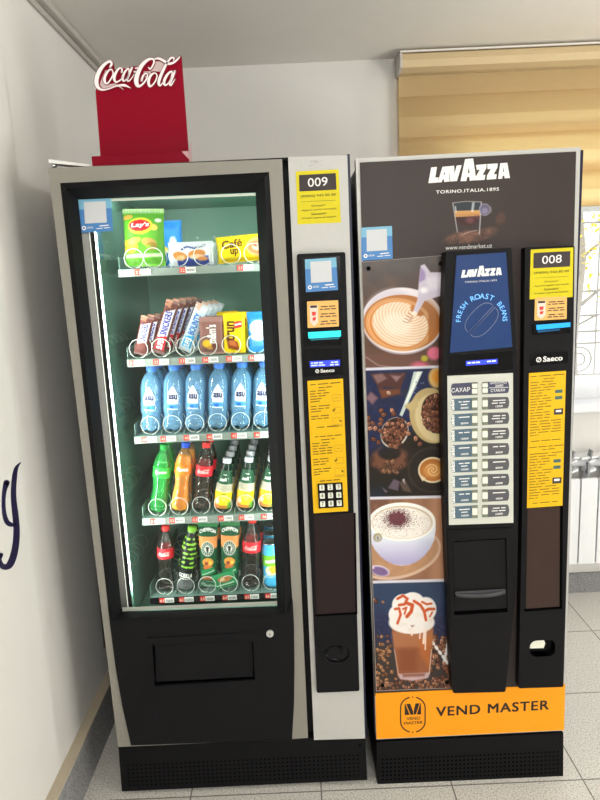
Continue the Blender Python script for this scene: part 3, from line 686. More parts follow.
        for v in (.15, .53): 
            mb.fq(sub(yq, .68, .92, v-.035, v+.02), yy, 2); mb.fq(sub(yq, .70, .90, v-.028, v+.013), yy-.0002, 0); mb.fq(sub(yq, .74, .86, v-.012, v-.002), yy-.0003, 2)
            mb.fq(sub(yq, .72, .92, v+.06, v+.11), yy, 2); mb.fq(sub(yq, .735, .905, v+.066, v+.104), yy-.0002, 0); mb.fq([L(.66, v+.085), L(.74, v+.068), L(.76, v+.075), L(.7, v+.097)], yy-.0003, 1)
            mb.fq(sub(yq, .66, .94, v+.14, v+.212), yy, 2); mb.fq(sub(yq, .675, .925, v+.146, v+.19), yy-.0002, 0); mb.fq([L(.84, v+.155), L(.92, v+.165), L(.9, v+.18), L(.86, v+.172)], yy-.0003, 1)
    paper('instruction_sticker', yq, y-.0008, [M_yellow, M_inkt, mat('faint_print', (206, 160, 24), .5)], t, ex, .002)
    kq = [(317.6, 484), (342.4, 482.6), (343.6, 507), (318.8, 508.6)]
    kp = MB(); kp.pq(kq, y-.004, y-.001, 0); kpo = kp.build('keypad', M_gloss, t, bevel=.001)
    for i in range(9):
        u, v = (i % 3+.5)/3, (i//3+.5)/3; s = sub(kq, u-.10, u+.10, v-.108, v+.108)
        a = MB(); a.pq(s, y-.0075, y-.004, 0, .002); a.text(str(i+1), lerpq(s, .42 if i == 0 else .3, .8), lerpq(s, .58 if i == 0 else .7, .79), 3.8, y-.0078, 1, .004)
        a.build('key', [M_cream, M_hole], kpo)
    MB().pq([(314, 515), (354, 513), (356, 613), (316.5, 615.5)], y-.0006, -.012).build('smoked_panel', M_brown, t)
    MB().pq([(315.4, 614.8), (357, 612.4), (357, 614.2), (315.6, 616.6)], y-.002, -.012).pq([(354, 513), (355.6, 513), (357.4, 614), (355.6, 614)], y-.002, -.012).build('panel_rim', M_hole, t)
    # coin return: a dished oval with a flap
    q = MB(); R1, R2 = .0375, .0295
    q.loft([[(cr[0]+R1*math.cos(a)*k, yy, cr[2]+R2*math.sin(a)*k) for a in np.linspace(0, -2*PI, 33)[:-1]] for k, yy in ((1.05, -.0123), (1, -.0135), (.97, -.011), (.9, -.002), (.75, -.0006))], 0, True, False, True)
    q.build('coin_return', M_gloss, t)
    q = MB(); q.prism(ellipse(cr[0]-.008, cr[2]+.006, .021, .0165, 24), -.0085, -.0007); q.build('coin_flap', M_black, t, bevel=.002)
    pay_sticker('payment_sticker', [(77.8, 199.6), (111, 198.3), (113, 231), (80, 233)], .0325, t)
    # trays with price rail, springs and price tags

    lanes = [[-.452, -.397, -.326, -.256, -.178, -.114], [-.462, -.397, -.327, -.262, -.193, -.121], LX, LX, LX]
    tagx = [[-.43, -.304, -.142], [-.470, -.400, -.325, -.258, -.19, -.125], [-.455, -.398, -.33, -.262, -.19, -.122], [-.452, -.393, -.324, -.246, -.183, -.115], [-.446, -.385, -.32, -.251, -.182, -.118]]
    price = [['15000', '8000', '5000'], ['12000', '15000', '12000', '13000', '12000', '10000'], ['5000', '5000', '5000', '5000', '5000', '5000'], ['8000', '8000', '8000', '11000', '11000', '11000'], ['7000', '10000', '20000', '20000', '7000', '8000']]
    for i, z in enumerate(TRAYZ):
        tr = MB(); tr.box(TX0, TX1, TYF, TYB, z-.006, z).box(TX0, TX0+.0015, TYF+.01, TYB, z, z+.035).box(TX0, TX1, TYF-.002, TYF, z-.019, z-.0005, 1).box(TX0, TX1, TYF-.004, TYF-.002, z-.021, z-.018, 1)
        if i in (2, 3, 4):
            for x in LX[:-1]: tr.box(x+.0325, x+.0345, TYF+.01, TYB, z, z+.012)
        tro = tr.build('tray', [M_tray, M_strip if i < 4 else M_dark], t)
        for k, x in enumerate(lanes[i]):
            R = .027
            pitch = .072 if i > 1 else .06; rows = 6; s = MB()
            zc = z+R+.002
            for r in range(rows):
                yy = TYF+.010+pitch*r
                path = [(x+R*math.sin(a), yy+.004*a/6.28, zc-R*math.cos(a)) for a in np.linspace(0.15, 2*PI-.15, 26)]
                if r < rows-1: path += [(x-.004, yy+.03, z+.002), (x+.004, yy+pitch-.005, z+.002)]
                s.tube(path, .0012 if i < 2 else .0009, 0, 5)
            if i < 2 or True: s.build('spring', M_wire, tro)
        for k, x in enumerate(tagx[i]):
            a = MB(); zz = z-.0172; yy = TYF-.0045
            a.prism([(x-.019, zz), (x-.002, zz), (x-.002, zz+.015), (x-.019, zz+.015)], yy, TYF-.002, 0); a.prism([(x-.002, zz), (x+.026, zz), (x+.026, zz+.015), (x-.002, zz+.015)], yy, TYF-.002, 1)
            a.text_map(str((i+2)*10+k+1), lambda u, v: (x-.0165+.012*u, yy-.0003, zz+.003+.009*v), 2, .01); a.text_map(price[i][k], lambda u, v: (x+.001+.022*u, yy-.0003, zz+.0035+.008*v), 3, .004)
            a.build('price_tag', [M_red, M_white, mat('pale_digits', (255, 214, 200), .5), M_ink], tro)
    return t
snack = snack_machine()

# ------------------------------------------------------------------ coffee machine
def px_beans(A, rg, x0, x1, y0, y1, n, r, cols, keep=None):
    for k in range(n):
        x, y = rg.uniform(x0, x1), rg.uniform(y0, y1)
        if keep and not keep(x, y): continue
        A.bean(x, y, r*rg.uniform(.8, 1.2), cols[rg.randrange(len(cols))], rg.uniform(0, PI))
def paint_pictures(X, Y):
    rg = random.Random(11); A = Art(X, Y, (74, 66, 62)); n1 = fbm(X/14, Y/14, 3); n2 = fbm(X/5, Y/5, 9)
    # --- latte in a cup, milk poured in
    q = lambda x, y: (360+x/6.667, 255+y/6.667)
    A.put(np.clip((Y-272)/30, 0, 1)*.8, (98, 76, 62)); A.put(np.clip(n1*1.6-.6, 0, 1)*.5, (124, 92, 74)); A.put(np.clip((Y-345)/12, 0, 1), (112, 84, 74)); A.ell(*q(460, 270), 22, 26, (88, 68, 60), 14)
    c = q(283, 440); A.ell(c[0], c[1], 41, 33.6, (168, 158, 164), .8, .04); A.ell(c[0], c[1]-.6, 40.3, 32.6, (222, 216, 220), .8, .04); A.ell(c[0]-10, c[1]-5, 28, 27, (190, 184, 196), 6, .1, .6)
    c2 = q(282, 452); A.ell(c2[0], c2[1], 38.6, 28, (176, 116, 62), .8, .05); A.ell(c2[0]-4, c2[1]+2, 33, 25, (206, 138, 74), 4, .1, .8); A.ell(c2[0]+22, c2[1]-6, 14, 18, (164, 112, 66), 8, 0, .7)
    h = q(268, 462); mh = np.clip((1-A.eld(h[0], h[1], 29.5, 23, .25))*14, 0, 1)*(1-np.clip((1-A.eld(*q(385, 365), 9, 6, .6))*5, 0, 1))
    A.put(mh, (234, 212, 190))
    d = np.hypot((X-q(345, 385)[0])*.9, (Y-q(345, 385)[1])*1.12); wv = np.sin(d*2.15+n2*1.6)
    A.put(mh*np.clip(wv*1.2-.25, 0, 1)*.62, (196, 146, 106)); A.put(np.clip((1-A.eld(h[0]-3, h[1], 17, 13, .3))*3, 0, 1)*.55, (240, 226, 212))
    for rr, k in ((1.07, .6), (1.14, .5)): A.put(np.clip(1-np.abs(A.eld(h[0]-.6, h[1]+.4, 29*rr, 22.6*rr, .22)-1)*24, 0, 1)*k*(X < c2[0]+26), (238, 206, 170))
    for k in range(5): A.line([q(285+13*k, 440-18*k), q(312+12*k, 452-17*k), q(345+8*k, 440-18*k)], .7, (150, 96, 74), .6, .8)
    A.poly([q(392, 185), q(405, 70), q(430, 60), q(470, 115), q(600, 115), q(600, 262), q(545, 270), q(432, 305), q(400, 360), q(378, 395), q(350, 385), q(382, 300)], (204, 196, 212), 1.2)
    A.poly([q(392, 185), q(405, 80), q(432, 110), q(440, 160)], (150, 128, 176), 2, .8); A.poly([q(440, 150), q(575, 130), q(560, 220), q(450, 240)], (226, 220, 230), 5, .8); A.ell(*q(425, 235), 4, 3, (242, 240, 244), 3); A.ell(*q(362, 390), 3, 2.2, (238, 222, 208), 1)
    A.ell(*q(495, 655), 7, 6.5, (214, 118, 142), 3); A.ell(*q(400, 745), 9, 5, (204, 108, 130), 4); A.ell(*q(430, 690), 3.4, 3, (186, 178, 70), 2); A.line([q(40, 680), q(120, 735), q(240, 750)], 1, (190, 176, 168), 1, .6)
    # --- beans, sack and chocolate
    m2 = np.clip((Y-(369.5-(X-362)*.03))/.8, 0, 1); B = Art(X, Y, (44, 52, 84)); q = lambda x, y: (360+x/5.925, 365+y/5.925)
    B.put(np.clip(n2*2-1, 0, 1)*.35, (78, 88, 120)); B.put(np.clip((X*.55+Y-652)/14, 0, 1), (46, 40, 36)); B.put(np.clip((Y-480)/16, 0, 1)*np.clip((392-X)/12, 0, 1), (40, 50, 66)); B.put(np.clip(n1*2-1.1, 0, 1)*.4, (82, 66, 52))
    B.poly([q(60, 50), q(275, 45), q(240, 140), q(150, 130), q(115, 150)], (88, 60, 56), 1.2); B.poly([q(75, 60), q(130, 50), q(160, 80), q(105, 110)], (132, 104, 104), 2); B.poly([q(180, 60), q(240, 65), q(260, 50), q(215, 100)], (142, 116, 120), 2); B.poly([q(110, 145), q(235, 140), q(240, 170), q(130, 200)], (116, 74, 52), 2.4)
    B.poly([q(30, 195), q(65, 155), q(110, 195), q(75, 238)], (108, 82, 92), 1.2); B.poly([q(42, 195), q(65, 166), q(96, 195), q(72, 225)], (130, 104, 114), 1.5)
    B.bean(*q(170, 165), 2.5, (178, 148, 130), .4)
    B.poly([q(318, 40), q(372, 38), q(330, 130), q(250, 305), q(234, 296), q(290, 150)], (190, 204, 198), .9); B.poly([q(340, 40), q(365, 40), q(280, 220), q(265, 230)], (226, 232, 226), 1.5)
    for k in range(14): px, py = q(rg.uniform(320, 400), rg.uniform(100, 240)); B.ell(px, py, .7, .6, (120, 128, 160), .6)
    sp = q(205, 400); B.ell(sp[0], sp[1], 13.2, 16, (196, 190, 176), .8, .55); B.ell(sp[0]-.3, sp[1]-.6, 12, 14.8, (60, 40, 34), .8, .55)
    BC = [(140, 96, 76), (122, 82, 64), (164, 122, 100), (108, 70, 54)]
    px_beans(B, rg, sp[0]-12, sp[0]+12, sp[1]-15, sp[1]+14, 90, 2.3, BC, lambda x, y: float(np.hypot(((x-sp[0])*math.cos(.55)+(y-sp[1])*math.sin(.55))/11.5, (-(x-sp[0])*math.sin(.55)+(y-sp[1])*math.cos(.55))/14.5)) < 1)
    for bx, by in [(50, 315), (75, 345), (60, 375), (90, 375), (125, 325), (120, 350), (140, 295), (125, 270), (190, 270), (200, 290), (110, 460), (120, 390), (210, 485), (290, 350), (285, 405), (330, 435), (355, 468), (80, 440), (45, 350)]: B.bean(*q(bx, by), 2.7, BC[rg.randrange(4)], rg.uniform(0, PI))
    pm = np.clip((1-B.eld(*q(175, 560), 22, 14.5))*3+n2*1.4-.8, 0, 1)*np.clip((B.eld(*q(175, 520), 13, 8)-.75)*4, 0, 1); B.put(pm*.85, (124, 84, 66))
    px_beans(B, rg, *[q(130, 0)[0], q(250, 0)[0]], *[q(0, 530)[1], q(0, 640)[1]], 16, 2.4, [(130, 98, 76), (100, 74, 58)])
    s = q(425, 300); B.ell(s[0], s[1], 22, 28, (184, 164, 120), 1, -.2); B.ell(s[0]+2, s[1]+2, 18.5, 24, (206, 190, 150), 2, -.2); B.ell(s[0]+5, s[1]-2, 15, 20, (64, 44, 36), 1, -.2); B.poly([q(262, 245), q(340, 190), q(345, 250), q(300, 275)], (190, 172, 128), 1.5)
    px_beans(B, rg, s[0]-10, s[0]+16, s[1]-24, s[1]+15, 150, 2.5, BC, lambda x, y: float(np.hypot((x-s[0]-5)/14, (y-s[1]+2)/19)) < 1)
    B.put(np.clip((1-B.eld(*q(455, 75), 9.5, 12))*4, 0, 1), (206, 172, 110)); B.ell(*q(470, 70), 7, 7, (214, 150, 66), 3)
    cc = q(430, 622); B.put(np.clip(1-np.abs(B.eld(cc[0], cc[1], 24, 22)-1)*14, 0, 1)*.5, (92, 84, 74)); B.ell(cc[0], cc[1], 14.5, 13, (220, 206, 176), .8); B.ell(cc[0], cc[1], 12.8, 11.2, (178, 118, 62), .8); B.poly([q(345, 640), q(370, 690), q(392, 672)], (214, 198, 166), .8)
    B.ell(cc[0], cc[1]+.5, 9, 7, (206, 150, 86), 3); dd = np.hypot(X-cc[0], (Y-cc[1])*1.1); B.put(np.clip(np.sin(dd*1.9+np.arctan2(Y-cc[1], X-cc[0])*2), 0, 1)*(dd < 7)*.7, (240, 216, 180))
    B.poly([q(165, 730), q(200, 675), q(235, 690), q(225, 745)], (104, 92, 104), 1.2); B.poly([q(235, 700), q(262, 672), q(310, 758), q(255, 745)], (92, 78, 72), 1.2); B.poly([q(250, 680), q(262, 672), q(266, 705)], (190, 180, 184), 1); B.poly([q(128, 722), q(165, 750), q(150, 757)], (112, 100, 112), 1)
    # --- white bowl of cappuccino
    m3 = np.clip((Y-(498.5-(X-368)*.02))/.8, 0, 1); D = Art(X, Y, (150, 112, 90)); q = lambda x, y: (365+x/7.06, 495+y/7.06)
    D.put(np.clip((q(300, 0)[0]-X)/22, 0, 1)*.7, (112, 82, 72)); D.put(np.clip((X-q(430, 0)[0])/8, 0, 1)*.8, (182, 138, 110)); D.put(np.clip(n2*2-1, 0, 1)*.4, (186, 146, 116))
    pc = q(240, 420); D.ell(pc[0], pc[1], 43, 24, (206, 178, 158), 1, -.25); D.ell(pc[0], pc[1]-.6, 40.5, 21.5, (178, 140, 110), 1.2, -.25); D.put(np.clip((1-D.eld(pc[0], pc[1], 40, 21, -.25))*6, 0, 1)*np.clip(n2*2-.9, 0, 1)*.5, (206, 164, 126))
    bt = q(262, 200); bw = []
    for k in range(13): a = PI*k/12; bw.append((bt[0]+33.6*math.cos(a)*(1-.18*math.sin(a)**2), bt[1]+6+36.5*math.sin(a)**.9))
    D.poly([q(25, 200)]+[q(497, 190)]+bw, (222, 226, 236), .9); sh = np.clip((Y-q(0, 300)[1])/24, 0, 1)
    msk = D.eld(bt[0], bt[1]+6, 33, 36) < 1
    D.put(msk*sh*.8, (166, 158, 196)); D.put(msk*np.clip((X-q(330, 0)[0])/24, 0, 1)*np.clip((Y-q(0, 280)[1])/8, 0, 1)*.35, (150, 160, 190))
    D.ell(bt[0], bt[1]-1.5, 33.4, 19.4, (240, 240, 234), .8); D.ell(bt[0], bt[1]-.8, 30.4, 16.6, (196, 176, 152), .8); D.ell(bt[0]-.5, bt[1]-.2, 29.6, 15.8, (236, 230, 222), 1.5)
    fine = hsh(np.floor(X*2.6), np.floor(Y*2.6), 5); cd = D.eld(*q(228, 168), 15, 11); D.put((np.clip(1.15-cd, 0, 1)*1.5+fine-.95 > 0)*(D.eld(bt[0], bt[1], 28, 15) < 1)*.9, (104, 56, 66)); cd2 = D.eld(*q(230, 185), 28, 13); D.put(((fine+np.clip(1-cd2, 0, 1)*.3) > .955)*(cd2 < 1)*.8, (96, 60, 66))
    D.ell(*q(105, 535), 10, 5.2, (214, 204, 220), .8, .25); D.ell(*q(105, 538), 8.6, 4.2, (128, 104, 146), 1.5, .25); D.line([q(30, 490), q(60, 515)], 2, (210, 196, 206), .8)
    # --- iced coffee with cream
    m4 = np.clip((Y-(583-(X-371)*.025))/.8, 0, 1); E = Art(X, Y, (58, 74, 100)); q = lambda x, y: (365+x/6.316, 575+y/6.316)
    E.put(np.clip((Y-602)/20, 0, 1), (54, 58, 88)); E.put(np.clip((Y-636)/16+n1*.8-.4, 0, 1), (70, 64, 62)); E.put((hsh(np.floor(X*1.6), np.floor(Y*1.6), 8) > .965)*np.clip((Y-606)/8, 0, 1)*(Y < 640)*.6, (120, 124, 150))
    px_beans(E, rg, 374, 392, 634, 690, 42, 2.0, [(150, 112, 84), (170, 128, 96), (118, 84, 64)]); px_beans(E, rg, 430, 454, 636, 690, 110, 2.2, BC+[(176, 134, 112)]); px_beans(E, rg, 376, 452, 678, 692, 90, 2.0, BC+[(170, 128, 100)]); px_beans(E, rg, 374, 390, 598, 604, 3, 2, BC)
    for sx, sy, r0 in ((430, 430, .7), (520, 410, -.3)):
        for k in range(5): p = q(sx+(22*k if r0 > 0 else -6*k+8), sy+30*k); E.ell(p[0], p[1], 1.6, 2.9, (232, 232, 230), .7, -.6 if r0 > 0 else .3)
    gl = [q(160, 250), q(436, 250), q(424, 420), q(410, 630), q(385, 655), q(300, 668), q(225, 660), q(205, 640), q(180, 430)]
    E.poly(gl, (150, 98, 70), .8); E.poly([q(170, 360), q(432, 345), q(424, 450), q(182, 460)], (172, 120, 88), 4, .8); E.poly([q(200, 470), q(330, 470), q(330, 610), q(215, 620)], (136, 84, 58), 6, .8); E.poly([q(330, 400), q(425, 370), q(410, 600), q(350, 500)], (184, 112, 62), 5, .7)
    E.poly([q(210, 625), q(410, 615), q(400, 650), q(300, 668), q(220, 656)], (196, 178, 186), 1.5, .85); E.poly([q(235, 625), q(380, 620), q(375, 640), q(240, 645)], (146, 104, 92), 2); E.line([q(186, 470), q(212, 630)], .9, (206, 190, 186), .7, .7); E.line([q(420, 470), q(406, 620)], 1.1, (214, 200, 196), .7, .7)
    for px, py, rx, ry in ((295, 300, 23, 11.5), (240, 190, 11, 11), (300, 175, 12, 10.5), (385, 215, 10.5, 12), (190, 250, 6.5, 8.5), (330, 240, 16, 13), (255, 250, 15, 12)): E.ell(*q(px, py), rx, ry, (232, 226, 222), 1.2)
    E.put((E.eld(*q(295, 300), 22, 11) < 1)*np.clip(n2*2-1, 0, 1)*.35, (206, 180, 160))
    for a, b, w in ((375, 430, 5), (385, 470, 3), (300, 380, 4), (350, 400, 3)): E.line([q(a, 350), q(a-5, b)], w*.42, (236, 218, 206), 1)
    for P, w in (([(205, 150), (240, 130), (268, 150), (250, 185), (215, 190)], 2.6), ([(270, 180), (300, 190), (292, 230), (265, 262)], 3.4), ([(190, 215), (215, 210), (225, 250), (205, 305)], 2.4), ([(310, 165), (350, 190), (375, 230), (400, 215), (436, 215)], 2.8), ([(360, 170), (390, 185), (420, 180)], 2.0), ([(375, 235), (385, 285)], 2.6), ([(240, 215), (262, 205), (250, 245)], 1.8), ([(425, 235), (410, 262)], 1.6)): E.line([q(*p) for p in P], w, (196, 92, 54), 1)
    E.poly([q(285, 318), q(300, 332), q(314, 316)], (170, 136, 130), 1)
    for M, P in ((m2, B), (m3, D), (m4, E)): A.put(M, (0, 0, 0)); A.c += P.c*np.clip(M, 0, 1)[..., None]
    for y0, sl in ((369.3, .035), (498.3, .02), (582.3, .026)): A.put(np.clip(1.9-np.abs(Y-(y0-(X-365)*sl)), 0, 1), (206, 206, 216))
    return 120+(A.c-128)*1.12
def paint_header_cup(X, Y):
    A = Art(X, Y, (62, 54, 52)); q = lambda x, y: (430+x/7.5, 180+y/7.5); n = fbm(X/6, Y/5, 2); fine = fbm(X/2.2, Y/2.2, 7)
    sm = np.clip((1.08-A.eld(*q(300, 420), 29, 8, -.22))*2.2, 0, 1)*np.clip((A.eld(*q(350, 300), 22, 14, -.2)-.62)*3, 0, 1)
    A.put(np.clip(sm*(n*1.5), 0, 1)*.85, (128, 90, 76)); A.put(np.clip((1-A.eld(*q(530, 290), 6, 9, .35))*2, 0, 1)*n*.6, (118, 78, 64)); A.put(sm*(fine > .62)*.4, (146, 104, 84)); A.put(sm*(fine < .36)*.4, (70, 48, 44))
    g = [q(172, 172), q(385, 165), q(372, 410), q(300, 420), q(205, 390)]
    A.poly([q(172, 172), q(385, 165), q(378, 230), q(185, 235)], (52, 58, 64), .8); A.poly([q(185, 232), q(380, 225), q(375, 272), q(190, 280)], (196, 148, 92), .7); A.poly([q(195, 270), q(375, 268), q(372, 250), q(190, 258)], (178, 126, 76), 1.5, .7)
    A.poly([q(190, 278), q(375, 270), q(345, 330), q(300, 345), q(225, 335), q(195, 310)], (66, 42, 40), 1); A.ell(*q(300, 300), 4, 3.4, (120, 76, 84), 3, 0, .7); A.ell(*q(355, 278), 3, 2, (110, 62, 72), 2, 0, .6)
    A.line([q(172, 175), q(205, 390)], .9, (196, 196, 196), .8, .8); A.line([q(385, 168), q(370, 405)], 1.1, (206, 206, 210), .8, .7); A.line([q(172, 172), q(270, 160), q(385, 165)], .8, (190, 190, 192), .7, .7); A.line([q(325, 175), q(318, 230)], 2.4, (214, 220, 222), 1.5, .7); A.line([q(190, 200), q(195, 240)], 1.2, (210, 214, 216), 1, .8); A.line([q(240, 410), q(300, 388), q(350, 378)], .7, (196, 180, 170), .7, .7); A.line([q(205, 390), q(300, 422), q(372, 405)], .5, (150, 120, 110), .6, .4)
    A.put(np.clip(1-np.abs(A.eld(*q(410, 222), 6, 6.6)-.85)*6, 0, 1), (150, 146, 160)); A.ell(*q(410, 222), 4.4, 5, (98, 92, 120), 1.5); A.ell(*q(412, 232), 3, 3, (150, 144, 170), 2, 0, .6); A.ell(*q(455, 222), 1, 3.6, (130, 126, 130), .8, 0, .7)
    e = np.minimum(np.minimum(X-436, 512-X), np.minimum(Y-197, 246-Y)); A.put(np.clip(1-e/4, 0, 1), (62, 54, 52)); return A.c

def coffee_machine():
    t = thing('coffee_vending_machine', 'tall coffee vending machine with drink pictures, drink buttons and an orange lower banner', 'vending machine', (.46, .4, 0))
    MB().box(.180, .752, .015, .75, .165, 1.832).build('cabinet', M_grille, t)
    fp = [(355.5, 158.5), (580.5, 147), (564.5, 730.5), (376.3, 739.5)]
    MB().pq(fp, 0, .03).build('front_frame', M_pale, t, bevel=.002)
    ds = [(359.8, 162.5), (576.2, 151.5), (563.2, 688), (374.6, 696)]
    MB().pq(ds, -.002, 0).build('header_panel', mat('dark_taupe_print', (62, 54, 52), .4, 0, .15), t)
    canvas('cup_picture', [(436, 198), (512, 196), (512, 244), (436, 246)], -.0024, 200, 130, paint_header_cup, t, painted('matte_print', .4, .15))
    a = MB(); Y = -.0026
    A0, B0 = W(428.3, 183.2, Y), W(510, 178.2, Y); d = B0-A0
    a.lavazza(lambda x, z: (A0[0]+d[0]*x, A0[2]+d[2]*x+abs(d[0])*z), Y)
    a.build('brand_lettering', M_white, t); MB().text('TORINO.ITALIA.1895', (436, 193.8), (499, 190.6), 3.3, Y, 0, .012, 1.1).build('tagline_lettering', M_white, t); a = MB(); a.text('www.vendmarket.uz', (445.5, 250), (492, 247.5), 4.2, Y, 0, .0)
    a.build('web_address_lettering', M_white, t)
    pay_sticker('payment_sticker', [(361.2, 227.7), (392, 225.9), (392.8, 258.7), (361.6, 260.8)], -.0028, t)
    pq = [(361.2, 261.8), (450, 254.7), (457, 688), (376, 691.3)]
    MB().pq(pq, -.0035, -.002).build('picture_panel', mat('picture_backing', (150, 140, 132), .5), t)
    canvas('drink_pictures', [(362, 262.3), (450, 255.2), (457, 687.5), (376.6, 690.6)], -.0038, 200, 980, paint_pictures, t, painted('glossy_print', .3, .3))
    for x, y in ((368.5, 268.5), (440.5, 263.5), (382.5, 685), (447, 682)):
        c = W(x, y, -.0038); MB().disc_y((c[0], 0, c[2]), .0062, -.006, -.0038, 0, 16).disc_y((c[0], 0, c[2]), .003, -.0066, -.006, 1, 12).build('panel_screw', [M_dark, M_hole], t)
    c = W(377.7, 537.3, -.004); MB().disc_y((c[0], 0, c[2]), .0125, -.008, -.004, 0, 24).disc_y((c[0], 0, c[2]), .008, -.0095, -.008, 1, 20).box(c[0]-.0012, c[0]+.0012, -.0102, -.0095, c[2]-.005, c[2]+.005, 2).build('panel_lock', [mat('brass', (178, 168, 136), .35, .3), mat('steel_barrel', (190, 190, 184), .3, .3), M_hole], t)
    # orange banner
    oq = [(375.4, 693.6), (565.2, 684.6), (564, 730), (376.6, 739)]
    MB().pq(oq, -.004, 0).build('banner', mat('orange_print', (250, 158, 18), .45), t)
    a = MB(); Y = -.0044
    a.text('VEND MASTER', (436, 716.6), (549, 709.6), 9.6, Y, 0, .022, 1.12); a.build('banner_lettering', mat('banner_ink', (44, 34, 30), .5), t); a = MB()
    lq = lambda x, y: (lambda w: (w[0], w[2]))(W(390+x/13.333, 690+y/13.333, Y))
    def stadium(o):
        P = []; cx, hw, y0, y1 = 305, 172+o, 85-o, 572+o; r = 150+o
        for k in range(13): al = PI+PI*k/12; P.append((cx+hw*math.cos(al), y0+r+r*math.sin(al)))
        for k in range(13): al = PI*k/12; P.append((cx+hw*math.cos(al), y1-r+r*math.sin(al)))
        return [lq(*p) for p in P]
    o1, o2 = stadium(0), stadium(-17)
    for i in range(26):
        if i in (5, 6, 18, 19): continue
        a.flat([o1[i], o1[(i+1) % 26], o2[(i+1) % 26], o2[i]], Y)
    for y0 in (95, 565): a.flat([lq(296, y0-12), lq(308, y0-12), lq(308, y0+12), lq(296, y0+12)], Y)
    for P in ([(195, 190), (205, 187), (262, 330), (198, 335)], [(217, 187), (270, 184), (310, 290), (310, 330), (275, 330)], [(340, 180), (395, 176), (345, 325), (318, 328), (318, 270)], [(405, 178), (412, 178), (415, 325), (358, 327)]): a.flat([lq(*p) for p in P], Y)
    a.text('VEND', (406.5, 720.2), (420.2, 719.4), 2.9, Y, 0, .015); a.text('MASTER', (404, 724.9), (422.8, 723.7), 2.9, Y, 0, .015)
    a.build('banner_emblem', mat('banner_ink', (44, 34, 30), .5), t)
    pl = MB(); q = [(376.8, 742), (563.4, 733), (563.2, 779), (377.6, 786.4)]
    pl.prism(XZ(q, .002), .002, .74, 0)
    for i in range(44):
        for j in range(6):
            p = W(*lerpq(q, .03+.94*i/43, .40+.09*j), .002); pl.flat(ellipse(p[0], p[2], .0034, .0034, 8), .0016, 1)
    pl.build('plinth', [M_dark, M_hole], t)
    # brewing column
    Yb = -.05
    bo = [(446, 251.5), (511.5, 247.5), (514.5, 310), (517.5, 380), (518.6, 450), (518, 520), (515, 600), (505.5, 692), (453, 693.2), (449, 620), (445.5, 520), (443.2, 440), (442.4, 380), (443.4, 320)]
    b = MB(); st = [(452.5, 541), (506.2, 538), (507.8, 612), (453.8, 615)]
    b.prism(rounded(XZ(bo, Yb), .006), Yb, -.002, 0, [XZ(st, Yb)]); b.build('brewing_column', M_black, t, bevel=.004)
    gq = [(456.7, 255.6), (506, 252.2), (512.3, 347), (449.8, 353)]
    MB().pq(gq, Yb-.003, Yb, 0).build('light_panel', mat('backlit_blue', (38, 62, 110), .35, 0, .15, emit=.08), t)
    a = MB(); Y = Yb-.0034
    A1, B1 = W(461, 277.8, Y), W(501.8, 275, Y); d1 = B1-A1
    a.lavazza(lambda x, z: (A1[0]+d1[0]*x, A1[2]+d1[2]*x+abs(d1[0])*z), Y)
    a.build('brand_lettering', M_white, t); MB().text('TORINO.ITALIA.1895', (464.7, 283), (496.8, 281), 1.7, Y, 0, .004, 1.1).build('tagline_lettering', M_white, t); a = MB()
    bc = W(481.6, 320, Y); s = .0026
    def arc(txt, a0, a1, h, R, mi):
        n = len(txt)
        for i, ch in enumerate(txt):
            al = a0+(a1-a0)*i/(n-1); ux, uz = math.cos(al-PI/2), math.sin(al-PI/2); v, f, dim = text_geo(ch, .007); w = dim[0]*h/.73
            cx, cz = bc[0]+R*math.cos(al), bc[2]+R*math.sin(al); hh = dim[1]*h/.73
            a.add([(cx+ux*(x-.5)*w+math.cos(al)*z*hh, Y, cz+uz*(x-.5)*w+math.sin(al)*z*hh) for x, z in v], f, mi)
    arc('FRESH', PI-.0-.02, PI-.78, .013, .054, 1); arc('ROAST', PI-1.17, PI-2.0, .014, .054, 1); arc('BEANS', .70, -.04, .013, .054, 1)
    Mbl = mat('backlit_letter', (170, 214, 240), .5, emit=.45); a.build('slogan_lettering', [M_white, Mbl], t)
    ov = lambda sg, k: [(x, z) for x, z in [(bc[0]+(u*math.cos(.8)-(v+sg*.003)*math.sin(.8)), bc[2]+(u*math.sin(.8)+(v+sg*.003)*math.cos(.8))) for u, v in [(.046*math.copysign(abs(math.cos(th))**.8, math.cos(th)), sg*.0285*abs(math.sin(th))**.8) for th in np.linspace(0, PI, 26)]]]
    for sg in (1, -1):
        P = ov(sg, 1.); MB().tube([(x, Y, z) for x, z in P], .0005, 0, 4, True).build('bean_emblem', mat('bean_line', (170, 176, 196), .5), t)
    MB().pq([(450, 356), (512.5, 351), (513, 369.5), (448.5, 373.5)], Yb-.001, Yb).build('display_window', M_gloss, t)
    a = MB(); a.pq([(466, 361), (497.6, 358.8), (497.6, 363.6), (466, 365.8)], Yb-.002, Yb-.001); a.bars((467.5, 363.8), (480, 363), 1.5, Yb-.0024, 1, 3, 5).bars((487, 362.3), (496, 361.6), 1.5, Yb-.0024, 1, 2, 6); a.build('display', [M_frost, M_lcdtext], t)
    # button panel
    bp = [(447.4, 376), (513, 373), (513.4, 522.8), (449, 525)]
    bpo = MB().pq(bp, Yb-.003, Yb, 0).build('button_panel', mat('button_panel_white', (204, 206, 196), .4), t)
    Ml = mat('steel_blue_label', (84, 106, 122), .45); Mr = mat('charcoal_label', (88, 88, 92), .45); Mh = mat('indigo_label', (74, 76, 98), .45); Ms = mat('key_bed', (120, 128, 108), .45)
    Mk = mat('key_white', (232, 234, 220), .4)
    pr = [None]+['8000']*2+['10000']*2+['10000', '12000', '10000', '10000']; pr2 = [None, '12000', '10000', '10000', '8000', '8000', '6000', '4000', '10000']
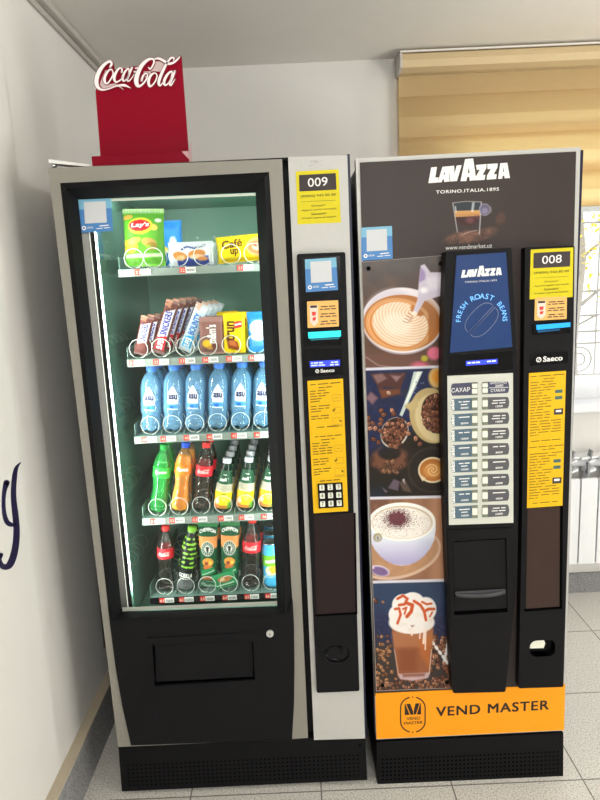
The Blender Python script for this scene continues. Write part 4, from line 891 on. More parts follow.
    for r in range(9):
        yc = 389.4+15.38*r; yl = Yb-.0036
        for side in (0, 1):
            y = yc-(1.6 if side else 0)
            if side == 0: qd = [(450.8+.12*r, y-6.3), (478.2, y-7.3), (478.2, y+5.6), (450.8+.12*r, y+6.6)]
            else: qd = [(482, y-5.8), (509.3, y-6.8), (509.3, y+5.6), (482, y+6.6)]
            L = lambda u, v: lerpq(qd, u, v)
            lb = MB(); bul = [L(0, .5), L(.02, .22), L(.06, .05), L(.98, 0), L(.98, 1), L(.06, .98), L(.02, .8)] if side == 0 else [L(.02, 0), L(.94, .04), L(.98, .2), L(1, .5), L(.98, .8), L(.94, .96), L(.02, 1)]
            lb.pq(bul, yl, Yb-.003, 0); yt = yl-.0004
            kb = (.78, .98) if side == 0 else (.02, .22)
            lb.fq(sub(qd, kb[0]-.02, kb[1], .04, .97), yl-.0002, 1)
            if r == 0:
                if side == 0: lb.text('САХАР', L(.02, .74), L(.70, .7), 4.4, yt, 2, .008)
                else: lb.fq(sub(qd, .25, .97, .48, .52), yt, 2); lb.text('ШОКОЛАД', L(.30, .22), L(.9, .2), 2.2, yt, 2, .01); lb.text('2000', L(.48, .44), L(.78, .42), 2.2, yt, 2, .01); lb.text('СТАКАН', L(.32, .84), L(.84, .82), 3, yt, 2, .01)
            elif side == 0:
                A2, B2 = W(*L(.13, .94), yt), W(*L(.12, .1), yt); dv = B2-A2
                lb.lavazza(lambda x, z: (A2[0]+dv[0]*x-dv[2]*z*1.3, A2[2]+dv[2]*x+dv[0]*z), yt, 2)
                lb.bars(L(.28, .34), L(.68, .32), 1.0, yt, 2, 1+r % 2, r)
                if r in (1, 5, 6, 8): lb.bars(L(.36, .55), L(.6, .53), .9, yt, 2, 1, r+20)
                lb.text(pr[r], L(.36, .85), L(.64, .83), 1.9, yt, 2, .015)
            else:
                lb.bars(L(.40, .34), L(.86, .32), 1.0, yt, 2, 1+(r+1) % 2, r+40)
                if r in (1, 2, 3, 8): lb.bars(L(.36, .55), L(.86, .53), .9, yt, 2, 2, r+60)
                lb.text(pr2[r], L(.50, .85), L(.76, .83), 1.9, yt, 2, .015)
            lo = lb.build('drink_label', [Mh if r == 0 else (Ml if side == 0 else Mr), Ms, M_white], t)
            keys = [(.12, .44), (.52, .88)] if r == 0 else [(.24, .76)]
            for v0, v1 in keys:
                kq = sub(qd, kb[0], kb[1]-.01, v0, v1); MB().pq(kq, yl-.003, yl-.0002, 0, .002).build('drink_button', Mk, lo)
    # cup station
    cs = MB(); fr = [(448, 530), (511.5, 527.5), (512, 619), (451, 621)]
    cs.prism(XZ(fr, Yb-.002), Yb-.003, Yb, 0, [XZ(st, Yb-.002)]); cs.build('station_frame', M_black, t, bevel=.002)
    bk = MB(); s4 = XZ(st, Yb); s5 = [(x, z) for x, z in s4]
    bk.loft([[(x, Yb, z) for x, z in s4], [(x, -.0025, z) for x, z in s5]], 0, False, False, True); bk.build('station_recess', M_dark, t)
    MB().pq([(453, 542), (505.8, 539), (506.6, 590), (453.6, 594)], Yb+.003, Yb+.006).build('station_window', mat('smoked_acrylic', (20, 20, 22), .1, 0, .15), t)
    dq = [(453.6, 596.5), (506.6, 592), (507.2, 608), (454.2, 611.5)]
    MB().pq(dq, Yb-.001, Yb+.006).build('station_door', M_black, t, bevel=.001)
    h0, h1 = W(454, 593.5, Yb), W(506, 590.5, Yb); hd = MB()
    hd.loft([[(h0[0]+(h1[0]-h0[0])*u, Yb-.012*math.sin(PI*min(1, max(0, u*1.0)))**.35-.001, h0[2]+(h1[2]-h0[2])*u-.006*math.sin(PI*u)**.5+dz) for u in np.linspace(.02, .98, 15)] for dz in (.006, -.005)]+[[(h0[0]+(h1[0]-h0[0])*u, Yb+.002, h0[2]+(h1[2]-h0[2])*u+.004) for u in np.linspace(.02, .98, 15)]], 0, True, False, False, False)
    hd.build('station_handle', mat('dark_glossy_handle', (66, 66, 74), .18, 0, .6), t)
    # payment column
    Yc = -.03
    pc = [(525.2, 247.3), (574.6, 245.6), (573.5, 340), (563.4, 687), (518.6, 688.4), (522, 520)]
    cr = W(542.5, 648.5, Yc); ov = rounded([(cr[0]-.037, cr[2]-.026), (cr[0]+.037, cr[2]-.026), (cr[0]+.037, cr[2]+.026), (cr[0]-.037, cr[2]+.026)], .022, 6)
    m = MB(); m.prism(rounded(XZ(pc, Yc), .005), Yc, -.002, 0, [ov]); m.build('payment_column', M_black, t, bevel=.003)
    number_sticker('008', [(530.8, 249.6), (573.4, 247.4), (572.6, 297), (529.6, 299.4)], Yc-.0008, t)
    note_sticker([(535, 297.6), (567, 296.4), (566.6, 319), (534.4, 320.6)], Yc-.0016, t)
    MB().pq([(532.5, 324), (571, 320.5), (570.5, 333), (533.5, 335)], Yc-.004, Yc).build('banknote_slot', M_gloss, t, bevel=.001)
    MB().pq([(536.4, 325), (570.4, 322.4), (570.4, 326.8), (536.8, 330)], Yc-.006, Yc-.004, 0).pq([(537.4, 330.4), (560, 328.6), (560, 330.4), (538, 332.8)], Yc-.005, Yc-.004, 1).build('slot_light', [M_cyan2, mat('blue_deep', (10, 70, 110), .4, emit=.3)], t)
    MB().pq([(530.8, 353.8), (568, 351.6), (568, 362.8), (530.8, 365.8)], Yc-.002, Yc, 0, .002).build('badge_plate', M_gloss, t)
    a = MB(); Y = Yc-.0026; a.text('Saeco', (543, 361.9), (562.5, 360.4), 5.4, Y, 0, .022); qd = W(538.8, 359.7, Y); a.flat(ellipse(qd[0], qd[2], .007, .007, 16), Y, 0, [ellipse(qd[0], qd[2], .0047, .0047, 16)]); a.flat([(qd[0]-.004, qd[2]-.0048), (qd[0]-.0024, qd[2]-.0056), (qd[0]+.004, qd[2]+.0048), (qd[0]+.0024, qd[2]+.0056)], Y-.0002)
    a.build('maker_badge', M_white, t)
    yq = [(529, 373.2), (566, 370.6), (562.5, 505.6), (527, 508.2)]
    def ex(mb, Y):
        yy = Y-.0005; L = lambda u, v: lerpq(yq, u, v); n = 0
        rows = [(.025, .05, .96, 3), (.048, .4, .7, 2)]+[(.07+.0205*k, .05, [.66, .74, .7, .6, .36, .5, .6, .62, .5, .62, .4, .58, .6, .58][k % 14], 2+k % 2) for k in range(14)]+[(.36+.0205*k, .05, .9 if k < 5 else .3, 3) for k in range(6)]
        rows += [(.505, .08, .9, 3), (.55, .04, .98, 4), (.572, .4, .75, 2)]+[(.60+.0205*k, .05, [.96, .8, .6, .62, .5, .4, .7, .66, .5, .6, .62, .5, .8, .9, .9, .9, .3][k % 17], 2+k % 2) for k in range(17)]+[(.965, .16, .86, 3)]
        for v, u0, u1, k in rows: n += 1; mb.bars(L(u0, v+.006), L(u1, v+.003), .8, yy, 1, k, n)
        for v in (.15, .197, .665, .712): mb.fq(sub(yq, .72, .92, v-.012, v+.012), yy, 2, .001)
        for v in (.30, .81): mb.fq(sub(yq, .70, .95, v-.022, v+.022), yy, 3); mb.fq(sub(yq, .75, .9, v-.012, v+.004), yy-.0002, 4)
    paper('instruction_sticker', yq, Yc-.0008, [M_yellow, M_inkt, mat('teal_print', (70, 104, 100), .5), M_ink, M_white], t, ex)
    MB().pq([(527.6, 509), (562, 506.5), (560.6, 607), (526, 609.5)], Yc-.0006, Yc).build('smoked_panel', mat('brown_smoked_panel', (60, 46, 41), .35, 0, .15, noise=.08, nscale=25), t)
    MB().pq([(524.8, 609.4), (562.2, 606.8), (562.2, 608.8), (525, 611.8)], Yc-.003, Yc).pq([(560.6, 506.5), (563, 506.3), (562.2, 608), (560, 608)], Yc-.003, Yc).build('panel_rim', M_hole, t)
    bk = MB(); bk.loft([[(x, Yc, z) for x, z in ov], [(x, -.0028, z) for x, z in ov]], 0, False, False, True); bk.build('coin_return', M_dark, t)
    x, z = cr[0], cr[2]
    MB().prism([(x-.036, z-.002), (x-.032, z+.012), (x-.022, z+.022), (x+.006, z+.023), (x+.010, z+.012), (x+.006, z-.003)], Yc+.006, -.003).build('coin_flap', M_cream, t, bevel=.002)
    return t
coffee = coffee_machine()
# ------------------------------------------------------------------ goods
def cyl(r, fn=None): return lambda x, z: ((r if fn is None else fn(z))*math.sin(x/r), -(r if fn is None else fn(z))*math.cos(x/r), z)
def prof_fn(P): 
    zs = [p[1] for p in P]; rs = [p[0] for p in P]; return lambda z: float(np.interp(z, zs, rs))
def smoothp(P, n=4): return [(max(.0005, p[0]), p[1]) for p in catmull(P, n)]
ORD = ['front', 'second', 'third', 'fourth', 'fifth', 'sixth']
LANE = ['leftmost', 'second', 'third', 'fourth', 'fifth', 'rightmost']
SHELF = ['top shelf', 'second shelf', 'middle shelf', 'fourth shelf', 'bottom shelf']
def spot(i, x, k, pitch=.072, dy=.0375): return (x, TYF+.010+dy+pitch*k, TRAYZ[i]+.0036)
ROWW = lambda k: 'front row' if k == 0 else '%s row back' % ORD[k]

def lean(o, deg, sx=1., sz=1., r=.027, twist=0.):
    """stands the bottle at a tilt, resting on the low side of its foot"""
    o.rotation_euler = (0, math.radians(deg), twist); o.scale = (sx, sx, sz); o.location.z += r*sx*math.sin(math.radians(abs(deg))); return o
def pillow(name, w, h, t, paint, parent, nx=36, nz=48, seed=0, taper=0., rough='foil_print'):
    """a filled sachet: flat crimped ends, full in the middle, printed on both faces"""
    u, v = np.meshgrid(np.linspace(0, 1, nx), np.linspace(0, 1, nz)); e = np.clip(np.minimum(v-.05, .95-v)/.28, 0, 1)
    bul = t/2*np.sin(e*PI/2)**.8*(1-np.abs(2*u-1)**3.2)**.6
    bul = bul*(1+.18*(fbm(u*6+seed, v*7, seed)-.5))
    x = (u-.5)*w*(1-.10*np.sin(e*PI/2)*(t/w))*(1+taper*(v-.5)); z = v*h+.004*np.sin(u*19+seed)*(v > .98)*0
    C = paint(u, v); F = np.stack([x, -bul-.0004, z], -1); B = np.stack([x, bul+.0004, z], -1)
    P = np.concatenate([F, B[:, ::-1]], 1); CC = np.concatenate([C, C[:, ::-1]], 1); P = np.concatenate([P, P[:, :1]], 1); CC = np.concatenate([CC, CC[:, :1]], 1)
    o = grid_obj(name, P+root_off(parent), CC, painted(rough, .36, .15), parent)
    def surf(uu, vv):
        uu, vv = min(max(uu, 0), 1), min(max(vv, 0), 1)
        fi, fj = vv*(nz-1), uu*(nx-1); i, j = min(int(fi), nz-2), min(int(fj), nx-2); a, b = fi-i, fj-j
        p = (F[i, j]*(1-b)+F[i, j+1]*b)*(1-a)+(F[i+1, j]*(1-b)+F[i+1, j+1]*b)*a
        return p
    return surf
def on(parent, surf, lift=.0012):
    """maps lettering given in sachet u,v onto its bulging front"""
    o = root_off(parent)
    def fn(u, v):
        p = surf(u, v); return (p[0]+o[0], p[1]-lift+o[1], p[2]+o[2])
    return fn
def tmap(fn, u0, v0, u1, v1, h, rot=0, asp=1.):
    """text box: baseline from (u0,v0) to (u1,v1), height h in v"""
    du, dv = u1-u0, v1-v0; L = math.hypot(du, dv*asp)
    return lambda x, z: fn(u0+du*x-(dv*asp/L)*h*z*asp, v0+dv*x+(du/L)*h*z) if abs(dv) > 1e-6 else fn(u0+du*x, v0+h*z)

# --- large green crisp bag
def p_crisps(u, v):
    A = Art(u*120, (1-v)*170, (96, 170, 46)); n = fbm(u*7, v*9, 4)
    A.put(np.clip(n*2-1.1, 0, 1)*.6, (70, 150, 40)); A.put(np.clip((v-.90)/.03, 0, 1), (176, 214, 140)); A.put((v > .93)*(np.sin(u*90) > .2)*.5, (224, 238, 210))
    A.ell(16, 26, 16, 7, (214, 164, 70), 2, -.2); A.ell(92, 56, 13, 9, (236, 196, 90), 2, .3); A.ell(54, 52, 36, 24, (250, 214, 60), 2, -.05); A.ell(52, 51, 32, 17, (212, 30, 40), 1, -.05); A.ell(106, 36, 9, 6, (236, 240, 226), 1)
    A.ell(24, 108, 23, 13, (250, 190, 50), 3, .4); A.ell(34, 96, 20, 9, (252, 206, 84), 3, -.3); A.ell(18, 122, 18, 8, (244, 176, 40), 3, .2); A.ell(78, 100, 22, 12, (196, 150, 80), 3, .2); A.ell(86, 112, 16, 12, (150, 130, 50), 3); A.ell(76, 114, 7, 5, (140, 190, 60), 2)
    A.poly([(6, 136), (114, 132), (114, 142), (6, 146)], (226, 236, 206), 2, .85); A.put((v < .14)*np.clip(n*2-.8, 0, 1)*.6, (186, 224, 150)); return A.c
t = thing('crisp_bag', 'large green crisp bag with a red and yellow oval badge on the top shelf', 'crisp bag', tuple(np.array([W(145.5, 266, .165)[0], .165, TRAYZ[0]+.0036])))
sf = pillow('bag', .118, .160, .044, p_crisps, t, 50, 70, 2); f = on(t, sf)
a = MB(); a.text_map("Lay's", lambda x, z: f(.22+.44*x+.03*z, .645+.015*x+.10*z), 0, .025); a.text_map('Lay', lambda x, z: f(.42+.3*x, .93+.03*z), 0, .02); a.bars; a.build('bag_lettering', M_white, t)
t.rotation_euler = (math.radians(-3), math.radians(2), 0); t.location.z += .003
def p_blue(u, v):
    A = Art(u*80, (1-v)*100, (30, 130, 210)); A.put(np.clip(fbm(u*5, v*6, 1)*2-1, 0, 1)*.6, (20, 90, 180)); A.ell(18, 30, 10, 12, (220, 236, 246), 2); A.ell(56, 44, 9, 10, (210, 232, 246), 2); A.ell(30, 62, 12, 8, (240, 200, 70), 3); return A.c
t = thing('crisp_bag', 'blue crisp bag standing far back behind the green one on the top shelf', 'crisp bag', (-.402, .40, TRAYZ[0]+.0036)); pillow('bag', .095, .150, .034, p_blue, t, 26, 34, 3)

# --- wrapped buns
def p_bun(u, v):
    A = Art(u*130, (1-v)*68, (232, 234, 240)); A.put(np.clip((.42-v)/.05, 0, 1)*(np.abs(u-.55) < .36), (40, 70, 170)); A.ell(34, 40, 22, 12, (216, 140, 66), 2, .2); A.ell(36, 46, 12, 8, (236, 190, 130), 3); A.ell(84, 36, 26, 12, (220, 138, 60), 2, -.1); A.ell(84, 44, 22, 7, (240, 200, 160), 2); A.ell(100, 50, 16, 6, (230, 150, 80), 2)
    A.line([(40, 22), (56, 14), (78, 20), (108, 12)], 5, (56, 74, 150), 1.5); A.put((u < .05)+(u > .95), (206, 216, 226)); A.put(np.clip(fbm(u*9, v*6, 5)*2-1.1, 0, 1)*.5, (246, 248, 250)); return A.c
def bun(pos, lab):
    t = thing('wrapped_bun', lab, 'packaged bun', pos, None); pillow('wrapper', .128, .066, .034, lambda u, v: p_bun(u, v), t, 50, 30, 5); return t
b0 = bun((W(192, 262, .17)[0], .165, TRAYZ[0]+.0036), 'front white and blue wrapped bun between green crisps and yellow pack, top shelf')
dup(b0, (b0.location.x+.002, .235, b0.location.z), None, 'white and blue wrapped bun standing just behind the front bun on the top shelf')
def p_cake(u, v):
    A = Art(u*150, (1-v)*66, (250, 222, 30)); A.put(np.clip((.2-v)/.05, 0, 1), (236, 196, 20)); A.ell(112, 32, 34, 24, (226, 176, 120), 2); A.ell(108, 34, 24, 16, (196, 126, 80), 3); A.ell(112, 32, 18, 10, (240, 214, 180), 3); A.ell(104, 28, 6, 4, (150, 80, 50), 2); A.ell(120, 36, 6, 4, (150, 80, 50), 2); A.put((u < .03)+(u > .97), (216, 190, 30)); return A.c
t = thing('cake_pack', 'yellow snack cake pack with brown lettering at the right of the top shelf', 'packaged cake', (W(247, 262, .17)[0], .165, TRAYZ[0]+.0036)); sf = pillow('wrapper', .165, .074, .036, p_cake, t, 56, 30, 6); f = on(t, sf)
a = MB(); a.text_map('Café', lambda x, z: f(.10+.36*x, .52+.30*z+.06*x), 0, .02); a.text_map('up', lambda x, z: f(.24+.14*x, .22+.28*z), 0, .02); a.build('wrapper_lettering', mat('brown_ink', (110, 56, 20), .5), t)
t.rotation_euler = (0, math.radians(-3), 0); t.location.z += .0046

# --- chocolate bars
def bar(name, w, h, base, band, ink, word, label, pos, lean, sub=None, group='chocolate bars'):
    t = thing(name, label, 'chocolate bar', pos, group)
    def p(u, v):
        A = Art(u*100, (1-v)*100*h/w, base); H = 100*h/w; A.put(np.clip(fbm(u*4, v*12, 3)*2-1, 0, 1)*.5, np.array(base)*.6)
        A.poly([(14, H*.24), (86, H*.14), (86, H*.64), (14, H*.72)], band, 2)
        if sub: A.poly([(14, H*.70), (86, H*.64), (86, H*.93), (14, H*.93)], sub, 2)
        A.put((v > .95)+(v < .05), np.array(base)*.6+60); A.put((v > .86)*(fbm(u*3, v*30, 8) > .5)*.7, (206, 150, 120)); return A.c
    sf = pillow('wrapper', w, h, .018, p, t, 24, 48, 4); f = on(t, sf)
    a = MB(); a.text_map(word, lambda x, z: f(.76-.52*z, .36+.44*x), 0, .03)
    if sub: a.text_map('SUPER', lambda x, z: f(.72-.44*z, .09+.2*x), 1, .03)
    a.build('wrapper_lettering', [mat(name+'_ink', ink, .5), M_white], t); t.rotation_euler = (0, math.radians(lean), 0); t.location.z += .022*math.sin(math.radians(lean))-.003; return t
zs = TRAYZ[1]+.0036
pr = bar('chocolate_bar', .038, .114, (112, 62, 56), (232, 226, 236), (60, 60, 150), 'SNICKERS', 'short brown bar with white band, front of the left end lane, second shelf', (-.463, .150, zs+.004), 17)
for k in range(1, 4): dup(pr, (-.463+.006*k, .150+.06*k, pr.location.z), None, 'short brown wrapped bar, %s back in the left end lane, second shelf' % ORD[k])
pr = bar('chocolate_bar', .040, .160, (104, 58, 50), (226, 224, 240), (50, 52, 160), 'SNICKERS', 'long brown bar with white and red bands, front of second lane, second shelf', (-.410, .150, zs+.004), 21, (216, 40, 56))
for k in range(1, 5): dup(pr, (-.410+.008*k, .150+.06*k, pr.location.z), None, 'long brown and red bar, %s back in the second lane, second shelf' % ORD[k])
pr = bar('coconut_bar', .040, .148, (222, 232, 240), (200, 222, 240), (40, 110, 190), 'BOUNTY', 'white and light blue wrapped bar leaning right, front of the third lane', (-.336, .172, zs+.004), 26, (60, 170, 220))
for k in range(1, 4): dup(pr, (-.336+.008*k, .172+.06*k, pr.location.z), None, 'white and light blue wrapped bar, %s back in the third lane' % ORD[k])
# --- sweets bags
def sweets(label, x, w, h, paint, word, ink, lean=0, vertical=True, pos=None, name='sweets_bag', u0=.3):
    t = thing(name, label, 'sweets bag', pos or (x, .152, zs)); sf = pillow('bag', w, h, .022, paint, t, 34, 44, 7); f = on(t, sf)
    if word:
        a = MB(); a.text_map(word, (lambda u_, z: f(u0+.42-.42*z, .30+.50*u_)) if vertical else (lambda u_, z: f(.1+.8*u_, .5+.2*z)), 0, .03); a.build('bag_lettering', mat(ink[0], ink[1], .5), t)
    t.rotation_euler = (0, math.radians(lean), 0); return t
def p_brown(u, v):
    A = Art(u*70, (1-v)*112, (136, 92, 84)); A.put(np.clip((v-.86)/.03, 0, 1), (160, 120, 112)); A.ell(22, 80, 14, 12, (232, 186, 40), 2); A.ell(30, 92, 9, 6, (206, 150, 60), 2); A.ell(46, 88, 10, 8, (110, 60, 50), 2); A.put((v < .05)*1., (170, 130, 120)); return A.c
def p_yel(u, v):
    A = Art(u*66, (1-v)*118, (250, 214, 20)); A.poly([(34, 26), (58, 22), (58, 42), (34, 46)], (214, 40, 40), 2); A.poly([(36, 32), (56, 29), (56, 34), (36, 37)], (246, 230, 220), 1); A.poly([(8, 66), (44, 84), (50, 112), (14, 104)], (150, 70, 30), 3); A.poly([(12, 72), (36, 84), (42, 100), (20, 94)], (196, 110, 60), 3); A.put((v > .95)+(v < .04), (226, 190, 30)); return A.c
def p_coco(u, v):
    A = Art(u*70, (1-v)*118, (40, 130, 206)); A.put(np.clip((.84-v)/.02, 0, 1)*np.clip((u-.12)/.03, 0, 1)*.25, (190, 210, 230)); A.ell(30, 48, 24, 24, (236, 242, 246), 4); A.ell(30, 72, 22, 12, (226, 236, 244), 4); A.put((fbm(u*12, v*16, 2) > .62)*(v < .7)*(v > .2)*.6, (150, 180, 210)); A.put(np.clip((.16-v)/.03, 0, 1), (60, 150, 220)); return A.c
t = sweets('brown sweets bag with white vertical letters on the second shelf', -.252, .070, .107, p_brown, "m&m's", ('white_ink', (240, 236, 232)), 2); 
dup(t, (-.249, .215, zs), None, 'brown sweets bag standing right behind the front brown one')
t = sweets('yellow nut bag with red badge, front of its lane on the second shelf', -.186, .064, .116, p_yel, 'trun', ('dark_brown_ink', (90, 50, 10)), 2, True, None, 'nut_bag', .12)
dup(t, (-.179, .212, zs), (0, .03, 0), 'yellow nut bag second in its lane, its top edge showing above the front one'); dup(t, (-.212, .275, zs), (0, -.02, 0), 'yellow nut bag third in its lane, showing left of the front yellow one')
t = sweets('blue and white coconut sweets bag at the right end of the second shelf', -.108, .074, .116, p_coco, None, None, 0, True, None, 'coconut_sweets_bag')

# --- water bottles
Mcap = mat('blue_cap', (70, 130, 225), .4); Mcapt = mat('cap_top', (170, 200, 236), .4)
def water(pos, label, group):
    t = thing('water_bottle', label, 'bottle', pos, group); o = np.array(pos)
    P = [(.020, 0), (.028, .003), (.0305, .010), (.0285, .020), (.0300, .030), (.0275, .046), (.0300, .056), (.0310, .066), (.0306, .10), (.0310, .132), (.0285, .150), (.0205, .168), (.0135, .176), (.0125, .182)]
    P = smoothp(P); L = []; n = 40
    for r, z in P:
        k = max(0, 1-z/.055); L.append([(o[0]+r*(1-.10*k*(.5-.5*math.cos(5*th)))*math.cos(th), o[1]+r*(1-.10*k*(.5-.5*math.cos(5*th)))*math.sin(th), o[2]+z+.006*k*(.5-.5*math.cos(5*th))*(z < .02)) for th in np.linspace(0, 2*PI, n+1)[:-1]])
    b = MB().loft(L, 0, True, True, True); b.build('bottle_body', clear_mat('water_plastic', (140, 208, 250), .70, .1, .08), t)
    MB().lathe([(.0148, .181), (.0150, .184), (.0150, .194), (.0142, .1965)], o, 0, 24).lathe([(.0142, .1965), (.012, .1972)], o, 1, 24).build('cap', [Mcap, Mcapt], t)
    zz = np.linspace(.066, .138, 30); uu = np.linspace(-1, 1, 21); V, U = np.meshgrid(zz, uu, indexing='ij'); q = (V-.066)/.072
    hw = .016*np.clip(np.minimum(1, (1.0-q)/.42), 0, 1)**.75+.0004; R = .0316; th = U*hw/R
    Pt = np.stack([R*np.sin(th), -R*np.cos(th), V], -1)+o
    A = Art(U*hw*1000, q*72, (238, 242, 250)); A.put(np.clip((.28-q)/.08, 0, 1), (70, 150, 220)); A.put(np.clip((.2-q)/.05, 0, 1)*(np.abs(U+.2) < .35), (30, 100, 190)); A.put(np.clip(1-np.abs(q-.36)/.05, 0, 1)*.5, (226, 170, 190)); A.put(np.clip((q-.72)/.1, 0, 1)*(np.sin(U*hw*2200+q*30) > .3)*.7, (120, 140, 170)); A.put(np.clip((.06-q)/.03, 0, 1), (220, 236, 250))
    grid_obj('bottle_label', Pt, A.c, painted('label_print', .35, .3), t)
    f = cyl(.0322); a = MB(); a.text_map('asu', lambda x, z: tuple(np.array(f(-.0135+.027*x, .097+.015*z))+o), 0, .035); a.build('label_lettering', mat('navy_ink', (34, 44, 96), .5), t); return t
w0 = None
for k in range(3):
    for j in range(6):
        p = spot(2, LX[j]-(.0045 if j == 1 else .006), k); p = (p[0], p[1], p[2]+.0024); p = (p[0], p[1]+.0006, p[2]); lb = 'clear blue water bottle, %s lane of the middle shelf, %s' % (LANE[j], ROWW(k))
        if w0 is None: w0 = water(p, lb, 'water bottles on the middle shelf'); w0.rotation_euler = (0, math.radians(5), 0); w0.scale = (1.0, 1.0, 1)
        else: dup(w0, p, (0, math.radians(5+.3*math.sin(j*5.1+k)), .12*math.sin(j*2.3+k)), lb)

# --- fizzy drinks
SCRIPT = None
def script_on(mb, fn, m=0):
    SA = [[(245,185,20),(264,150,26),(248,120,26),(200,138,28),(140,200,40),(98,280,48),(82,360,48),(98,425,40),(150,458,22),(225,448,14),(305,418,14),(370,405,24),(430,408,26),(495,440,4)], [(265,215,14),(222,235,20),(183,305,30),(183,365,28),(212,384,16),(252,335,14),(282,270,14),(265,215,14)],
      [(385,245,22),(388,205,16),(350,205,20),(307,270,30),(295,330,30),(318,365,20),(365,345,12),(402,305,8)], [(470,205,14),(430,235,20),(398,305,28),(402,348,22),(428,345,14),(462,295,12)], [(508,192,22),(472,280,24),(450,335,22),(468,355,14),(535,270,5)], [(540,220,18),(582,215,18)]]
    SB = [[(185,175,14),(205,190,14),(240,130,16),(240,92,18),(205,80,22),(150,110,32),(98,170,40),(60,260,46),(50,330,46),(72,375,34),(112,362,18),(156,310,16),(173,260,14),(155,236,12),(125,265,18),(108,315,24)], [(255,235,12),(213,255,22),(184,320,28),(195,376,24),(226,366,14),(262,316,12),(276,262,12),(255,235,12)],
      [(455,98,8),(460,72,16),(430,70,16),(385,125,22),(340,210,28),(300,310,30),(296,358,24),(315,370,14)], [(255,80,18),(300,77,24),(350,102,26),(400,132,26),(452,122,22),(525,55,10)], [(440,218,12),(395,245,22),(357,312,28),(357,360,22),(388,358,14),(424,302,10)], [(470,215,22),(432,310,24),(415,355,22),(432,364,14),(472,300,5)]]
    tmp = MB(); A = lambda x, y: ((x/12.)/97., .05-(y/12.)/97.*1.0); B = lambda x, y: ((42+x/10.91)/97., .05-(y/10.91)/97.)
    for g, S in ((A, SA), (B, SB)):
        for st in S: tmp.ribbon(st, g, 0, 0, 3)
    mb.add([fn(p[0], .42+p[2]*1.0) for p in tmp.v], tmp.f, m)
FIZZ = [(.020, 0), (.0285, .004), (.0300, .014), (.0290, .035), (.0262, .070), (.0285, .098), (.0300, .112), (.0300, .142), (.0275, .158), (.0195, .178), (.0135, .190), (.0125, .197)]
def fizzy(name, pos, label, body, cap, lab, word, ink, group=None, prof=FIZZ, liquid=None, zr=(.110, .143), drop=0):
    t = thing(name, label, 'bottle', pos, group); o = np.array(pos); P = smoothp(prof); n = 36; L = []
    for r, z in P:
        k = max(0, 1-z/.03); L.append([(o[0]+r*(1-.12*k*(.5-.5*math.cos(5*th)))*math.cos(th), o[1]+r*(1-.12*k*(.5-.5*math.cos(5*th)))*math.sin(th), o[2]+z) for th in np.linspace(0, 2*PI, n+1)[:-1]])
    b = MB().loft(L, 0, True, True, True); b.build('bottle_body', body, t)
    if liquid:
        q = [(max(.001, r-.0016), z+.001 if z < .01 else z) for r, z in P if z < .176]; MB().lathe(q, o, 0, 28).build('drink', liquid, t)
    zc = prof[-1][1]-.001; MB().lathe([(.0142, zc), (.0145, zc+.002), (.0145, zc+.013), (.0135, zc+.0155)], o, 0, 24).build('cap', cap, t)
    f = prof_fn(P); rf = lambda z: f(z)+.0006
    lbm = MB().lathe([(rf(z), z) for z in np.linspace(zr[0], zr[1], 10)], o, 0, 36, False); lbm.build('bottle_label', lab, t)
    if word:
        a = MB(); m = cyl(.030, lambda z: rf(z)+.0006); zm = (zr[0]+zr[1])/2
        if word == 'script': script_on(a, lambda x, z: tuple(np.array(m(-.024+.048*x, zm-.012+.0265*z*1.7))+o))
        else: a.text_map(word, lambda x, z: tuple(np.array(m(-.021+.042*x+.004*z, zm-.006+.013*z+.003*x))+o), 0, .02)
        a.build('label_lettering', ink, t)
    return t
Mgp = clear_mat('green_plastic', (50, 200, 90), .74, .1, .06); Mcl = clear_mat('clear_plastic', (150, 150, 146), .88, .1, .05); Mdk = clear_mat('dark_cola_plastic', (60, 54, 50), .80, .1, .06)
Mwi = mat('white_label_ink', (245, 245, 240), .45)
X3 = [-.452, -.388, -.322]
lbf = lambda d, i, k, sh: '%s, %s' % (d % sh, ROWW(k))
s0 = fizzy('lime_soda_bottle', spot(3, -.456, 0), 'green lemon lime soda bottle at the left end of the fourth shelf', Mgp, mat('green_cap', (30, 150, 60), .4), mat('bright_green_label', (50, 190, 66), .4), 'Sprite', Mwi)
FAN = [(.020, 0), (.0290, .004), (.0312, .016), (.0305, .040), (.0275, .066), (.0245, .086), (.0270, .104), (.0290, .118), (.0290, .150), (.0262, .166), (.0185, .184), (.0135, .195), (.0125, .201)]
f0 = fizzy('orange_soda_bottle', spot(3, -.389, 0), 'orange soda bottle with blue cap and full of orange drink, fourth shelf front', clear_mat('peach_plastic', (250, 220, 180), .97, .1, .06), mat('royal_blue_cap', (30, 80, 205), .4), mat('orange_label', (250, 130, 30), .4), 'Fanta', Mwi, None, FAN, mat('orange_drink', (252, 172, 16), .35), (.118, .150))
a = MB(); o = root_off(f0); m = cyl(.0298); a.add([tuple(np.array(m(x, z))+o) for x, z in [(-.02, .126), (.018, .130), (.02, .136), (-.018, .131)]], [(0, 1, 2, 3)]); a.build('label_band', mat('label_blue', (40, 60, 160), .45), f0)
lean(dup(f0, spot(3, -.389, 1), None, 'orange soda bottle mostly hidden behind the front orange one'), 9.5, .87)
lean(dup(s0, spot(3, -.456, 1), None, 'green lemon lime soda bottle just behind the front green one'), 10, .87)
Mco = mat('cola_drink', (46, 34, 34), .25, 0, .4); Mrc = mat('red_cap', (226, 44, 40), .4); Mrl = mat('red_label', (214, 36, 48), .4)
c0 = fizzy('cola_bottle', spot(3, -.322, 0), 'clear cola bottle with red cap and red label on the fourth shelf, front', Mdk, Mrc, Mrl, 'script', Mwi)
lean(dup(c0, spot(3, -.322, 1), None, 'clear cola bottle with red cap behind the front one on the fourth shelf'), 9, .87)
